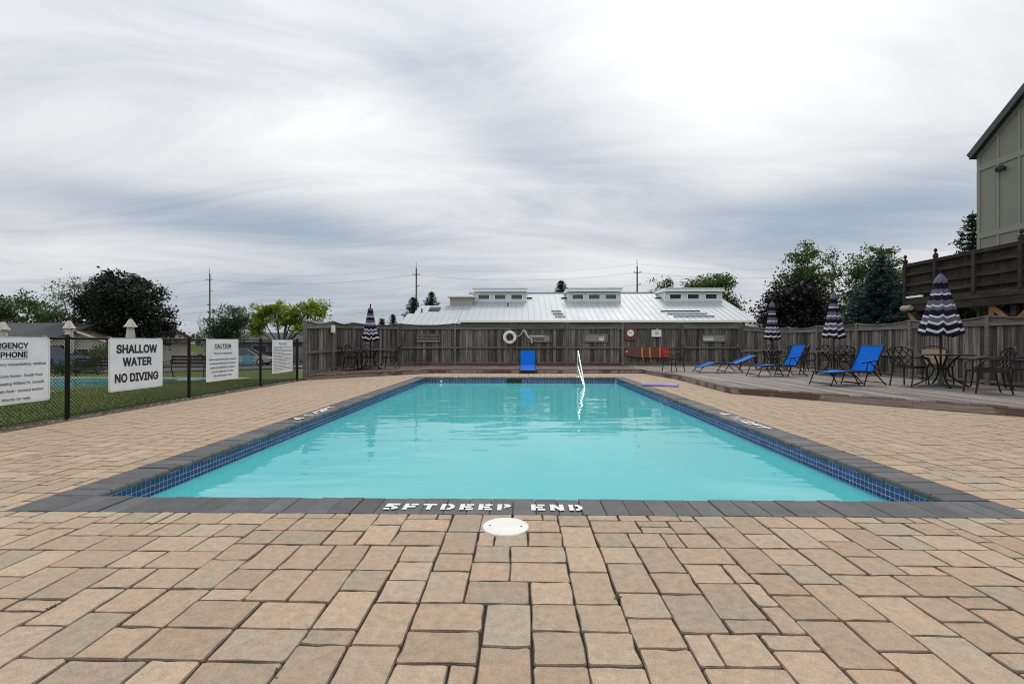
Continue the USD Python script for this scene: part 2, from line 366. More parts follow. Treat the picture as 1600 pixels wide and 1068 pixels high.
def water_material(name, tint, bstr, murk, mcol):
    """clear tinted water with a share of scattering suspended in it, under a rippled reflecting surface"""
    N = {'g': ('geometry', {}), 'm': ('mapping', dict(scale=(0.42, 1.0, 1.0))), 'm3': ('mapping', dict(scale=(0.75, 1.6, 1.0), rotation=(0, 0, 0.25))),
         'n1': ('noise_texture', dict(scale=1.15, detail=2.4, roughness=0.45, distortion=0.45)), 'n2': ('noise_texture', dict(scale=3.4, detail=2, roughness=0.5, distortion=0.2)),
         'h': ('math', dict(math_type='multiply_add', value2=0.11)), 'b': ('bump', dict(strength=bstr, distance=0.05)), 'fr': ('fresnel', dict(IOR=1.333)),
         'mn': ('noise_texture', dict(scale=0.22, detail=3)), 'mr': ('map_range', dict(from_min=0.3, from_max=0.7, to_min=0.92, to_max=1.08)), 'ms': ('vector_math', dict(math_type='scale', vector1=mcol)),
         'gl': ('glossy_bsdf', dict(color=(1, 1, 1), roughness=0.02)), 'tr': ('transparent_bsdf', dict(color=tint)), 'di': ('diffuse_bsdf', {}), 'y': ('mix_closure', dict(fac=murk)), 'x': ('mix_closure', {})}
    L = [('g.position', 'm.vector'), ('g.position', 'm3.vector'), ('g.position', 'mn.vector'), ('m.vector', 'n1.vector'), ('m3.vector', 'n2.vector'), ('n2.fac', 'h.value1'), ('n1.fac', 'h.value3'), ('h.value', 'b.height'), ('b.normal', 'gl.normal'), ('fr.fac', 'x.fac'),
         ('mn.fac', 'mr.value'), ('mr.result', 'ms.scale'), ('ms.vector', 'di.color'), ('tr.BSDF', 'y.closure1'), ('di.BSDF', 'y.closure2'), ('y.closure', 'x.closure1'), ('gl.BSDF', 'x.closure2')]
    return M(name, N, L, surface='x.closure')


pool_water = water_material('pool_water', (0.21, 0.79, 0.80), 0.48, 0.66, (0.11, 0.57, 0.59))
kid_water = water_material('wading_water', (0.30, 0.80, 0.80), 0.5, 0.5, (0.08, 0.33, 0.33))


def leaf(name, dark, light, trans=0.3):
    N, L = {}, []
    N['ge'] = ('geometry', {}); N['r'] = ('rgb_ramp', dict(ramp=[(0.0, dark), (0.65, tuple((np.array(dark) + np.array(light)) / 2)), (1.0, light)]))
    N['n'] = ('noise_texture', dict(scale=0.55, detail=3)); N['nr'] = ('map_range', dict(from_min=0.3, from_max=0.7, to_min=0.6, to_max=1.35)); N['s'] = ('vector_math', dict(math_type='scale'))
    N['d'] = ('principled_bsdf', dict(roughness=0.55, specular_ior_level=0.3)); N['t'] = ('translucent_bsdf', {}); N['x'] = ('mix_closure', dict(fac=trans))
    L += [('ge.random_per_island', 'r.fac'), ('ge.position', 'n.vector'), ('n.fac', 'nr.value'), ('r.color', 's.vector1'), ('nr.result', 's.scale'), ('s.vector', 'd.base_color'), ('s.vector', 't.color'), ('d.BSDF', 'x.closure1'), ('t.BSDF', 'x.closure2')]
    return M(name, N, L, surface='x.closure')


leaf_green = leaf('leaf_green', (0.065, 0.11, 0.024), (0.20, 0.28, 0.065), 0.4)
leaf_mid = leaf('leaf_mid', (0.038, 0.075, 0.024), (0.12, 0.18, 0.05), 0.35)
leaf_deep = leaf('leaf_deep', (0.028, 0.07, 0.02), (0.09, 0.165, 0.045))
leaf_lime = leaf('leaf_lime', (0.20, 0.26, 0.015), (0.44, 0.50, 0.04), 0.4)
leaf_maple = leaf('leaf_purple_maple', (0.009, 0.0065, 0.007), (0.030, 0.021, 0.020), 0.12)
leaf_crimson = leaf('leaf_crimson_maple', (0.012, 0.015, 0.009), (0.048, 0.050, 0.028), 0.15)
needle_blue = leaf('needle_blue', (0.022, 0.050, 0.045), (0.105, 0.16, 0.15), 0.1)
needle_green = leaf('needle_green', (0.030, 0.052, 0.028), (0.10, 0.125, 0.075), 0.15)
grass_blade = leaf('grass_blade', (0.075, 0.10, 0.02), (0.15, 0.18, 0.045), 0.35)
bark = plain('bark', (0.075, 0.062, 0.05), 0.9, var=0.45, scale=9, bump=0.8, bscale=25)
pale_bark = plain('pale_bark', (0.30, 0.27, 0.25), 0.9, var=0.3, scale=9)


def ground_material(name, a, b, c, s1, s2, rough=0.95):
    N = {'g': ('geometry', {}), 'n': ('noise_texture', dict(scale=s1, detail=6, roughness=0.65)), 'n2': ('noise_texture', dict(scale=s2, detail=4, roughness=0.7)), 'r': ('rgb_ramp', dict(ramp=[(0.28, a), (0.5, b), (0.72, c)])),
         'k': ('map_range', dict(from_min=0.3, from_max=0.7, to_min=0.72, to_max=1.28)), 's': ('vector_math', dict(math_type='scale')), 'b': ('bump', dict(strength=0.6, distance=0.02)), 'p': ('principled_bsdf', dict(roughness=rough, specular_ior_level=0.2))}
    return M(name, N, [('g.position', 'n.vector'), ('g.position', 'n2.vector'), ('n.fac', 'r.fac'), ('n2.fac', 'k.value'), ('r.color', 's.vector1'), ('k.result', 's.scale'), ('s.vector', 'p.base_color'), ('n2.fac', 'b.height'), ('b.normal', 'p.normal')])


lawn = ground_material('lawn', (0.050, 0.070, 0.014), (0.075, 0.10, 0.022), (0.115, 0.125, 0.04), 0.5, 26)
asphalt = ground_material('asphalt', (0.085, 0.08, 0.078), (0.12, 0.112, 0.108), (0.15, 0.142, 0.135), 0.3, 40)
gravel_mat = ground_material('pebbles', (0.10, 0.085, 0.07), (0.24, 0.21, 0.18), (0.40, 0.37, 0.33), 25, 90)
soil = ground_material('soil', (0.05, 0.036, 0.026), (0.085, 0.062, 0.045), (0.13, 0.10, 0.075), 4, 50)
concrete = ground_material('concrete', (0.30, 0.26, 0.20), (0.38, 0.33, 0.26), (0.44, 0.39, 0.31), 1.5, 40)

black_vinyl = plain('black_vinyl', (0.006, 0.006, 0.0065), 0.5, spec=0.18, var=0.2)
dark_bronze = plain('dark_bronze', (0.010, 0.0085, 0.008), 0.45, spec=0.25, var=0.3, scale=20)
glass_top = plain('table_glass', (0.06, 0.065, 0.065), 0.12, var=0.1)
sign_white = plain('sign_white', (0.64, 0.67, 0.70), 0.5, var=0.09, scale=4)
sign_black = plain('sign_black', (0.012, 0.012, 0.014), 0.5)
sign_grey = plain('sign_grey', (0.12, 0.12, 0.13), 0.6)
sling_blue = plain('sling_blue', (0.0, 0.125, 0.56), 0.75, spec=0.12, var=0.2, scale=14, bump=0.5, bscale=420)
sling_tan = plain('sling_tan', (0.30, 0.20, 0.12), 0.7, var=0.1, bump=0.4, bscale=400)
steel = plain('brushed_steel', (0.72, 0.71, 0.69), 0.22, metal=1.0, var=0.05)
white_plastic = plain('white_plastic', (0.72, 0.70, 0.64), 0.45, var=0.07, scale=9)
white_paint = plain('white_paint', (0.70, 0.72, 0.72), 0.5, var=0.05, scale=2)
white_rope = plain('white_rope', (0.62, 0.60, 0.55), 0.8, var=0.15)
noodle_foam = plain('purple_foam', (0.40, 0.34, 0.58), 0.8, var=0.1)
red_vinyl = plain('red_vinyl', (0.42, 0.008, 0.014), 0.45, var=0.2)
board_red = plain('spine_board_brown', (0.115, 0.034, 0.028), 0.6, var=0.25, scale=5)
strap_yellow = plain('strap_yellow', (0.55, 0.27, 0.02), 0.7, var=0.15)
roof_metal = plain('white_roof_metal', (0.405, 0.445, 0.465), 0.5, metal=0.0, var=0.07, scale=0.8, spec=0.4)
fascia_white = plain('fascia_white', (0.70, 0.71, 0.70), 0.5, var=0.05)
wall_greige = plain('wall_greige', (0.29, 0.275, 0.25), 0.8, var=0.07)
siding_white = plain('siding_white', (0.60, 0.62, 0.62), 0.7, var=0.05)
dark_pane = plain('dark_pane', (0.018, 0.022, 0.025), 0.08, var=0.2, spec=0.8)
wall_sage = plain('wall_sage', (0.165, 0.163, 0.132), 0.75, var=0.05, scale=2, bump=0.15, bscale=30)
trim_sage = plain('trim_sage', (0.185, 0.183, 0.148), 0.7, var=0.05)
roof_dark = plain('roof_dark', (0.030, 0.030, 0.032), 0.8, var=0.25, scale=20)
shingle_grey = plain('shingle_grey', (0.055, 0.056, 0.062), 0.9, var=0.25, scale=12)
shingle_brown = plain('shingle_brown', (0.11, 0.075, 0.06), 0.9, var=0.25, scale=12)
wall_cream = plain('wall_cream', (0.52, 0.49, 0.40), 0.8, var=0.05)
wall_grey = plain('wall_grey', (0.17, 0.17, 0.165), 0.8, var=0.1)
pole_wood = plain('pole_wood', (0.12, 0.105, 0.09), 0.9, var=0.2)
wire_mat = plain('wire', (0.16, 0.16, 0.17), 0.6)
canvas = plain('beige_canvas', (0.46, 0.435, 0.39), 0.85, var=0.08, bump=0.3, bscale=200)
teal_plastic = plain('teal_plastic', (0.02, 0.20, 0.25), 0.5)
rubber = plain('rubber', (0.012, 0.012, 0.012), 0.8)
base_grey = plain('base_grey', (0.050, 0.055, 0.055), 0.6, var=0.2, bump=0.3)


def stripes_material():
    D, V, Wt = (0.013, 0.012, 0.028), (0.15, 0.138, 0.20), (0.74, 0.73, 0.74)
    seq = [(0, D), (.055, Wt), (.105, D), (.20, Wt), (.24, V), (.32, Wt), (.355, D), (.45, V), (.51, Wt), (.545, V), (.63, D), (.72, Wt), (.75, V), (.83, D), (.93, V)]
    N = {'u': ('uvmap', dict(attribute='st')), 's': ('separate_xyz', {}), 'r': ('rgb_ramp', dict(ramp=seq, interpolate=False)), 'g': ('texture_coordinate', {}), 'n': ('noise_texture', dict(scale=260, detail=2)), 'k': ('map_range', dict(to_min=0.85, to_max=1.15)),
         'm': ('vector_math', dict(math_type='scale')), 'p': ('principled_bsdf', dict(roughness=0.85, specular_ior_level=0.2)), 't': ('translucent_bsdf', {}), 'x': ('mix_closure', dict(fac=0.15))}
    return M('striped_canvas', N, [('u.UV', 's.vector'), ('s.y', 'r.fac'), ('g.object', 'n.vector'), ('n.fac', 'k.value'), ('r.color', 'm.vector1'), ('k.result', 'm.scale'), ('m.vector', 'p.base_color'), ('m.vector', 't.color'), ('p.BSDF', 'x.closure1'), ('t.BSDF', 'x.closure2')], surface='x.closure')


striped = stripes_material()
#PART2
# ------------------------------------------------------------------ terrain
PX0, PX1, PY0, PY1 = -3.25, 3.13, 3.56, 16.06       # faces of the pool walls
CX0, CX1, CY0, CY1 = -3.53, 3.41, 3.24, 16.36       # outer edge of the coping
WATER_Z = -0.192
FENCE_X = -6.80


def sstep(t):
    t = np.clip(t, 0, 1)
    return t * t * (3 - 2 * t)


def land(x, y):
    d = np.maximum(-x - 7.3, 0) + np.maximum(y - 14, 0)
    return -0.035 - 0.43 * sstep(d / 22) - 0.5 * sstep((d - 18) / 24)


def grid(xs, ys, zf):
    X, Y = np.meshgrid(xs, ys)
    v = np.stack([X, Y, zf(X, Y)], -1).reshape(-1, 3)
    n = len(xs)
    f = [[j * n + i, j * n + i + 1, (j + 1) * n + i + 1, (j + 1) * n + i] for j in range(len(ys) - 1) for i in range(n - 1)]
    return v, f


def axis(lo, hi, a, b, step, far):
    near = np.arange(a, b + 1e-6, step)
    return np.concatenate([[lo, lo / 2, (lo / 2 + a) / 2], near, [(hi / 2 + b) / 2, hi / 2, hi]]) if far else near


gx = np.concatenate([[-900, -450, -220, -120, -80], np.arange(-60, -7.2, 1.2), [-6.75, 11.6, 20, 40, 80, 200, 450, 900]])
gy = np.concatenate([[-300, -60, -20, -5], np.arange(0, 70, 1.5), [90, 130, 220, 450, 1200]])
v, f = grid(gx, gy, land)
keep = []
for q in f:                                            # open under the pool and patio, which bring their own base
    c = v[q].mean(0)
    if not (-6.75 < c[0] < 11.6 and 0 < c[1] < 21):
        keep.append(q)
structure('lawn', MB().add(v, keep), lawn, smooth=True)

# ------------------------------------------------------------------ swimming pool: basin, waterline tiles, coping, water
pool = thing('swimming_pool', 'rectangular turquoise swimming pool with dark grey coping and blue waterline tiles', 'swimming pool', (0, 0, 0))
mb = MB()
zt, zb0, zb1 = -0.205, -1.75, -1.15                    # deep at the near end
V = np.array([[PX0, PY0, zt], [PX1, PY0, zt], [PX1, PY1, zt], [PX0, PY1, zt], [PX0, PY0, zb0], [PX1, PY0, zb0], [PX1, PY1, zb1], [PX0, PY1, zb1]])
mb.add(V, [[4, 5, 6, 7], [0, 4, 7, 3], [1, 2, 6, 5], [3, 7, 6, 2], [0, 1, 5, 4]])
put('basin', mb, plaster, pool)
mb = MB()                                               # entry steps across the shallow end
for k in range(3):
    y1 = PY1 - 0.01; d = 0.35 * (k + 1)
    mb.box(((PX0 + PX1) / 2, y1 - d / 2, -0.40 - 0.27 * k - 0.135), (PX1 - PX0 - 0.02, d, 0.262))
put('step', mb, plaster, pool)
mb = MB()                                               # grout bed behind the tiles, a closed band
for (a, b, c, d) in ((PX0 - .04, PX0, PY0 - .04, PY1 + .04), (PX1, PX1 + .04, PY0 - .04, PY1 + .04), (PX0, PX1, PY0 - .04, PY0), (PX0, PX1, PY1, PY1 + .04)):
    mb.box(((a + b) / 2, (c + d) / 2, -0.13), (b - a, d - c, 0.155))
put('grout', mb, grout, pool)
mb = MB().box((-0.254, PY1 - 0.002, -0.128), (0.50, 0.012, 0.150))
put('skimmer_opening', mb, rubber, pool)
mb = MB().tube([(-2.67, PY1 - 0.03, -0.135), (-2.67, PY1, -0.135)], 0.035, 12)
put('return_fitting', mb, white_plastic, pool)

T, TS = 0.0485, 0.0510
far_tiles, near_tiles = MB(), []


def tile_box(c, n):
    """a glazed tile with softened rim, facing n (+x, -x or -y)"""
    h, w, d = T / 2 - .0012, T / 2 - .0012, .0018
    k = w - .0015
    P = np.array([[-w, 0, -h], [w, 0, -h], [w, 0, h], [-w, 0, h], [-k, d, -k], [k, d, -k], [k, d, k], [-k, d, k]])
    F = [[4, 5, 6, 7], [0, 1, 5, 4], [1, 2, 6, 5], [2, 3, 7, 6], [3, 0, 4, 7]]
    P = P + RNG.normal(0, .0004, (1, 3))
    if n == '+x':
        P = np.stack([P[:, 1], -P[:, 0], P[:, 2]], 1)
    elif n == '-x':
        P = np.stack([-P[:, 1], P[:, 0], P[:, 2]], 1)
    elif n == '-y':
        P = np.stack([-P[:, 0], -P[:, 1], P[:, 2]], 1)
    return P + np.array(c), F[:1] + F[1:]


for row in range(3):
    z = -0.0835 - TS * row
    for k in range(int((PY1 - PY0 - .02) / TS)):
        y = PY0 + 0.03 + TS * k
        for x, n in ((PX0, '+x'), (PX1, '-x')):
            pv, pf = tile_box((x, y, z), n)
            if row < 3 and k < 50:
                near_tiles.append((pv, pf))
            else:
                far_tiles.add(pv, pf)
    for k in range(int((PX1 - PX0 - .02) / TS)):
        x = PX0 + 0.03 + TS * k
        if not (-0.50 < x < -0.01):
            far_tiles.add(*tile_box((x, PY1, z), '-y'))
for pv, pf in near_tiles:
    put('tile', MB().add(pv, pf), blue_tile, pool)
put('tile', far_tiles, blue_tile, pool, kind='stuff')


def coping_brick(a, b, c, d, side):
    """bullnosed brick over x a..b, y c..d whose rounded nose points along side; a little uneven"""
    g = .0025; z0 = RNG.normal(0, .0022) - 0.001
    length = (d - c) if side in ('+y', '-y') else (b - a)
    w = (b - a) if side in ('+y', '-y') else (d - c)
    r = .027
    prof = [(0, -.055), (0, -.004), (.004, 0), (length - r, 0)] + [(length - r + r * math.sin(t), -r + r * math.cos(t)) for t in np.linspace(.35, PI, 7)] + [(length - r - .01, -.055)]
    prof = np.array(prof); n = len(prof)
    e = .0035
    offs = [(-w / 2 + g, e), (-w / 2 + g + e, 0), (w / 2 - g - e, 0), (w / 2 - g, e)]
    V, F = [], []
    cen = np.array([length / 2, -.027])
    for s, sh in offs:
        q = prof + (cen - prof) * (sh / .03) * np.array([0.12, 1]) * 0.9
        V += [(s + RNG.normal(0, .0006), p[0], p[1]) for p in q]
    for i in range(3):
        for k in range(n):
            m = (k + 1) % n
            F.append([i * n + k, i * n + m, (i + 1) * n + m, (i + 1) * n + k])
    V = np.array(V); F = np.array(F)
    tri = [F[:, [0, 1, 2]], F[:, [0, 2, 3]]]
    caps = [[0, k + 1, k] for k in range(1, n - 1)] + [[3 * n, 3 * n + k, 3 * n + k + 1] for k in range(1, n - 1)]
    F = np.vstack(tri + [np.array(caps)])
    V[:, 2] += z0 + (V[:, 0] * RNG.normal(0, .012))
    x, y, z = V.T
    if side == '+y':
        P = np.stack([(a + b) / 2 + x, c + y, z], 1)
    elif side == '-y':
        P = np.stack([(a + b) / 2 - x, d - y, z], 1)
    elif side == '+x':
        P = np.stack([a + y, (c + d) / 2 - x, z], 1)
    else:
        P = np.stack([b - y, (c + d) / 2 + x, z], 1)
    put('coping_brick', MB().add(P, F), coping_stone, pool, smooth=False)


bw = 0.157
n = round((CX1 - CX0) / bw); s = (CX1 - CX0) / n
for k in range(n):
    dy = RNG.normal(0, .003)
    coping_brick(CX0 + k * s, CX0 + (k + 1) * s, CY0 + dy, PY0 + .028 + dy * .5, '+y')
    coping_brick(CX0 + k * s, CX0 + (k + 1) * s, PY1 - .028, CY1 + dy, '-y')
ya, yb = PY0 + .03, PY1 - .03
n = round((yb - ya) / bw); s = (yb - ya) / n
for k in range(n):
    dx = RNG.normal(0, .003)
    coping_brick(CX0 + dx, PX0 + .028 + dx * .5, ya + k * s, ya + (k + 1) * s, '+x')
    coping_brick(PX1 - .028 + dx * .5, CX1 + dx, ya + k * s, ya + (k + 1) * s, '-x')
mb = MB()                                               # mortar bed under the coping
for (a, b, c, d) in ((CX0 + .012, PX0 - .041, CY0 + .012, CY1 - .012), (PX1 + .041, CX1 - .012, CY0 + .012, CY1 - .012), (PX0 - .041, PX1 + .041, CY0 + .012, PY0 - .041), (PX0 - .041, PX1 + .041, PY1 + .041, CY1 - .012)):
    mb.box(((a + b) / 2, (c + d) / 2, -0.092), (b - a, d - c, 0.17))
put('mortar_bed', mb, joint_sand, pool)
v, f = grid(np.linspace(PX0 + .006, PX1 - .006, 2), np.linspace(PY0 + .001, PY1 - .006, 2), lambda x, y: 0 * x + WATER_Z)
structure('pool_water', MB().add(v, f), pool_water)


# stencilled markings, painted on the coping
def stroke(pts, w):
    from shapely.geometry import LineString
    return LineString(pts).buffer(w / 2, cap_style=2, join_style=2)


def stencil(ch, w, h, t):
    """a stencil capital w by h with strokes t wide and the bridges a stencil leaves"""
    q = t / 2; from shapely.geometry import LineString
    L = lambda *p: stroke(p, t)
    arc = lambda cx, cy, rx, ry, a0, a1: stroke([(cx + rx * math.cos(a), cy + ry * math.sin(a)) for a in np.linspace(a0, a1, 14)], t)
    ym = h / 2
    S = {'E': [L((q, 0), (q, h)), L((0, h - q), (w, h - q)), L((0, q), (w, q)), L((0, ym), (w * .85, ym))],
         'F': [L((q, 0), (q, h)), L((0, h - q), (w, h - q)), L((0, ym), (w * .85, ym))],
         'T': [L((w / 2, 0), (w / 2, h)), L((0, h - q), (w, h - q))], 'L': [L((q, 0), (q, h)), L((0, q), (w, q))],
         'D': [L((q, 0), (q, h)), L((0, h - q), (w * .55, h - q)), L((0, q), (w * .55, q)), arc(w * .5, ym, w * .5 - q, ym - q, -PI / 2, PI / 2)],
         'P': [L((q, 0), (q, h)), L((0, h - q), (w * .6, h - q)), L((0, ym - q * .3), (w * .6, ym - q * .3)), arc(w * .6, h * .73, w * .4 - q, h * .27 - q * .9, -PI / 2, PI / 2)],
         'N': [L((q, 0), (q, h)), L((w - q, 0), (w - q, h)), L((q, h), (w - q, 0))],
         '5': [L((w, h - q), (q * .2, h - q)), L((q * 1.0, h), (q * 1.0, h * .48)), L((0, h * .57), (w * .55, h * .57)), arc(w * .52, h * .29, w * .48 - q, h * .29 - q, -PI / 2, PI / 2), L((w * .55, q), (0, q))],
         'S': [arc(w / 2, h * .74, w / 2 - q, h * .26 - q, 0.3, 3 * PI / 2), arc(w / 2, h * .27, w / 2 - q, h * .27 - q, -PI + .3, PI / 2)],
         'O': [arc(w / 2, ym, w / 2 - q, ym - q, 0, 2 * PI)], 'H': [L((q, 0), (q, h)), L((w - q, 0), (w - q, h)), L((0, ym), (w, ym))],
         'A': [L((q, 0), (w / 2, h)), L((w - q, 0), (w / 2, h)), L((w * .2, h * .3), (w * .8, h * .3))],
         'W': [L((q, h), (w * .27, 0)), L((w * .27, 0), (w / 2, h)), L((w / 2, h), (w * .73, 0)), L((w * .73, 0), (w - q, h))],
         '4': [L((w * .72, 0), (w * .72, h)), L((w * .68, h), (q, h * .33)), L((0, h * .3), (w, h * .3))],
         '1': [L((w / 2, 0), (w / 2, h)), L((w * .2, h * .75), (w / 2, h))], '2': [arc(w / 2, h * .72, w / 2 - q, h * .28 - q, PI, -0.5), L((w * .85, h * .55), (q, q)), L((0, q), (w, q))],
         '/': [L((0, 0), (w, h))], ' ': []}[ch]
    g = union_all(S) if S else Polygon()
    b = t * .42
    cuts = {'E': [sbox(t * 1.05, h * .62, t * 1.05 + b, h), sbox(t * 1.05, 0, t * 1.05 + b, h * .38)], 'F': [sbox(t * 1.05, h * .62, t * 1.05 + b, h)], 'D': [sbox(t * 1.1, 0, t * 1.1 + b, h)], 'P': [sbox(t * 1.1, 0, t * 1.1 + b, h)], 'O': [sbox(w / 2 - b / 2, 0, w / 2 + b / 2, h)],
            'A': [sbox(w / 2 - b / 2, h * .2, w / 2 + b / 2, h * .42)], '5': [sbox(w * .42, 0, w * .42 + b, h * .28)], '4': [sbox(w * .5, h * .2, w * .5 + b, h * .45)]}
    return g.difference(union_all(cuts[ch])) if ch in cuts else g


def stencil_text(text, adv, w, h, t):
    out = []
    x = 0
    for ch in text:
        out.append(affinity.translate(stencil(ch, w, h, t), x, 0)); x += adv * (0.8 if ch == ' ' else 1)
    return union_all([o for o in out if not o.is_empty]), x - adv + w


def stencilled(label, text, adv, w, h, t, T_, at):
    """each painted letter is a part of the lettering"""
    th = thing('stencil_lettering', label, 'lettering', at)
    x = 0
    for ch in text:
        g = stencil(ch, w, h, t)
        if ch != ' ':
            put('letter', MB().prism(affinity.translate(g, x, 0), 0.0035, 0.0052, T_), white_stencil, th)
        x += adv * (0.8 if ch == ' ' else 1)


stencilled('white stencilled 5FTDEEP END on the near coping', '5FTDEEP END', .131, .095, .118, .030, lambda v: v + [-.955, 3.315, 0], (-.2, 3.37, 0))
for lab, T_, at in (('white stencilled depth mark on the left-hand coping', lambda v: np.stack([-3.30 - v[:, 1], 7.15 + v[:, 0], v[:, 2]], 1), (-3.4, 7.8, 0)),
                    ('white stencilled depth mark on the right-hand coping', lambda v: np.stack([3.19 + v[:, 1], 7.95 - v[:, 0], v[:, 2]], 1), (3.25, 7.3, 0))):
    stencilled(lab, '4 1/2FT', .215, .19, .15, .038, T_, at)
stencilled('worn white stencilled words on the far coping', 'SHALLOW END', .088, .066, .10, .02, lambda v: v + [-2.75, 16.16, 0], (-2.3, 16.2, 0))

# ------------------------------------------------------------------ patio of tumbled pavers in random ashlar
U = 0.1045
xs = np.concatenate([np.linspace(-6.62, CX0, 33)[:-1], np.linspace(CX0, CX1, 71)[:-1], np.linspace(CX1, 10.94, 77)])
ys = np.concatenate([np.linspace(CY0 - 26 * U, CY0, 28)[:-1], np.linspace(CY0, CY1, 133)[:-1], np.linspace(CY1, 18.2, 20)])
nx, ny = len(xs) - 1, len(ys) - 1
DECK_R = Polygon([(4.55, 18.12), (4.86, 15.2), (4.73, 11.05), (7.8, 7.65), (11.12, 4.0), (11.12, 20.25), (9.80, 21.86), (4.55, 21.86)])
DECK_L = Polygon([(-3.35, 18.12), (-6.60, 14.72), (-6.82, 17.1), (-6.80, 19.1), (-5.55, 21.86), (-3.35, 21.86)])
blockp = union_all([DECK_R.buffer(-0.25), DECK_L.buffer(-0.25)])
free = np.ones((nx, ny), bool)
xc, yc = (xs[1:] + xs[:-1]) / 2, (ys[1:] + ys[:-1]) / 2
for i in range(nx):
    for j in range(ny):
        if CX0 < xc[i] < CX1 and CY0 < yc[j] < CY1:
            free[i, j] = False
        elif yc[j] > 14 or xc[i] > 4.5:
            if blockp.contains(Point(xc[i], yc[j])):
                free[i, j] = False
SH, WT = [(2, 2), (3, 2), (2, 3), (1, 2), (2, 1), (3, 3)], np.array([.34, .28, .22, .055, .045, .0])
patio = thing('patio', None, None, (0, 0, 0), kind='structure')
pavers = []
zx = np.searchsorted(xs, [CX0, CX1]); zy = np.searchsorted(ys, [CY0, CY1])
for j in range(ny):
    for i in range(nx):
        if not free[i, j]:
            continue
        opts, ws = [], []
        for (w, h), p in zip(SH, WT):
            if i + w <= nx and j + h <= ny and free[i:i + w, j:j + h].all():
                run = 0
                while i + w + run < nx and free[i + w + run, j] and run < 2:
                    run += 1
                opts.append((w, h)); ws.append(p * (0.08 if run == 1 else 1) + 1e-4)
        w, h = opts[RNG.choice(len(opts), p=np.array(ws) / sum(ws))] if opts else (1, 1)
        free[i:i + w, j:j + h] = False
        pavers.append((xs[i], xs[i + w], ys[j], ys[j + h]))


def paver(a, b, c, d, fine):
    g = .0032
    a, b, c, d = a + g + RNG.normal(0, .0013), b - g + RNG.normal(0, .0013), c + g + RNG.normal(0, .0013), d - g + RNG.normal(0, .0013)
    z = RNG.normal(0, .0008); tx, ty = RNG.normal(0, .0028, 2)
    r = .008
    o = [(a + r, c), (b - r, c), (b, c + r), (b, d - r), (b - r, d), (a + r, d), (a, d - r), (a, c + r)]
    if fine:
        m = lambda p, q, t: (p[0] * (1 - t) + q[0] * t, p[1] * (1 - t) + q[1] * t)
        o = [o[0], m(o[0], o[1], .35), m(o[0], o[1], .7), o[1], o[2], m(o[2], o[3], .5), o[3], o[4], m(o[4], o[5], .3), m(o[4], o[5], .65), o[5], o[6], m(o[6], o[7], .5), o[7]]
        o = np.array(o) + RNG.normal(0, .0026, (len(o), 2))
    o = np.array(o); n = len(o); cen = o.mean(0)
    inn = o + (cen - o) / np.maximum(np.linalg.norm(cen - o, axis=1, keepdims=True), 1e-6) * .005
    zt = lambda p: z + (p[:, 0] - cen[0]) * tx + (p[:, 1] - cen[1]) * ty
    V = np.vstack([np.c_[o, np.full(n, -.018)], np.c_[o, zt(o) - .0055], np.c_[inn, zt(inn)]])
    k = np.arange(n); q = (k + 1) % n
    F = np.vstack([np.stack([k, q, n + q], 1), np.stack([k, n + q, n + k], 1), np.stack([n + k, n + q, 2 * n + q], 1), np.stack([n + k, 2 * n + q, 2 * n + k], 1), np.stack([np.full(n - 2, 2 * n), 2 * n + k[1:-1], 2 * n + k[2:]], 1)])
    return V, F


def screen_size(p):
    x, y = (p[0] + p[1]) / 2, (p[2] + p[3]) / 2
    if y < 1.45 or abs(x + 0.02 * y) > 1.06 * y + .1:
        return 0
    return (p[1] - p[0]) * (p[3] - p[2]) / y ** 3


order = sorted(range(len(pavers)), key=lambda k: -screen_size(pavers[k]))
big = set(order[:300])
rest = MB()
for k, p in enumerate(pavers):
    if k in big:
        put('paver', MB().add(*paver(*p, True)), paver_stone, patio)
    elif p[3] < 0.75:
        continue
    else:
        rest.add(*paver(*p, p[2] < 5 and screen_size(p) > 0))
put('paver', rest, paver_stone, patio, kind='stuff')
mb = MB()
for (a, b, c, d) in ((-6.75, 11.6, -2, CY0 + .02), (-6.75, CX0 + .02, CY0 + .02, 21), (CX1 - .02, 11.6, CY0 + .02, 21), (CX0 + .02, CX1 - .02, CY1 - .02, 21)):
    mb.add([[a, c, -.0155], [b, c, -.0155], [b, d, -.0155], [a, d, -.0155]], [[0, 1, 2, 3]])
put('joint_sand', mb, joint_sand, patio)

# skimmer lid, a stain of moss here and there in the joints
lid = thing('skimmer_lid', 'round white plastic skimmer lid set in the pavers beside the stencilled coping', 'lid', (-0.10, 3.02, 0))
put('cover', MB().lathe([(0, .009), (.105, .009), (.108, .0075), (.112, .0075), (.115, .009), (.1405, .008), (.1445, .004), (.1445, -.012)], 48), white_plastic, lid, local=True, smooth=35)
for x, y in ((-.098, .0), (.098, -.01)):
    put('finger_hole', MB().lathe([(0, .0105), (.0065, .0105), (.0075, .0085)], 10, (x, y, 0)), rubber, lid, local=True)
mb = MB()
r2 = np.random.default_rng(3)
for k in range(90):
    p = pavers[r2.integers(len(pavers))]
    x, y = p[0], p[2] + r2.uniform(0, p[3] - p[2])
    if y < 1.5:
        continue
    for q in range(r2.integers(5, 16)):
        a, l = r2.uniform(0, 2 * PI), r2.uniform(.006, .02)
        o = np.array([x + r2.normal(0, .006), y + r2.normal(0, .012), -.004]); d = np.array([math.cos(a), math.sin(a), .6]); s = np.array([-math.sin(a), math.cos(a), 0]) * l * .3
        mb.add([o - s * .4, o + s * .4, o + d * l * .6 + s, o + d * l, o + d * l * .6 - s], [[0, 1, 2], [0, 2, 3], [0, 3, 4]])
tag(put('weed', mb, leaf_green), 'tiny green weeds growing in the joints between the pavers', 'weeds', kind='stuff')
mb = MB()
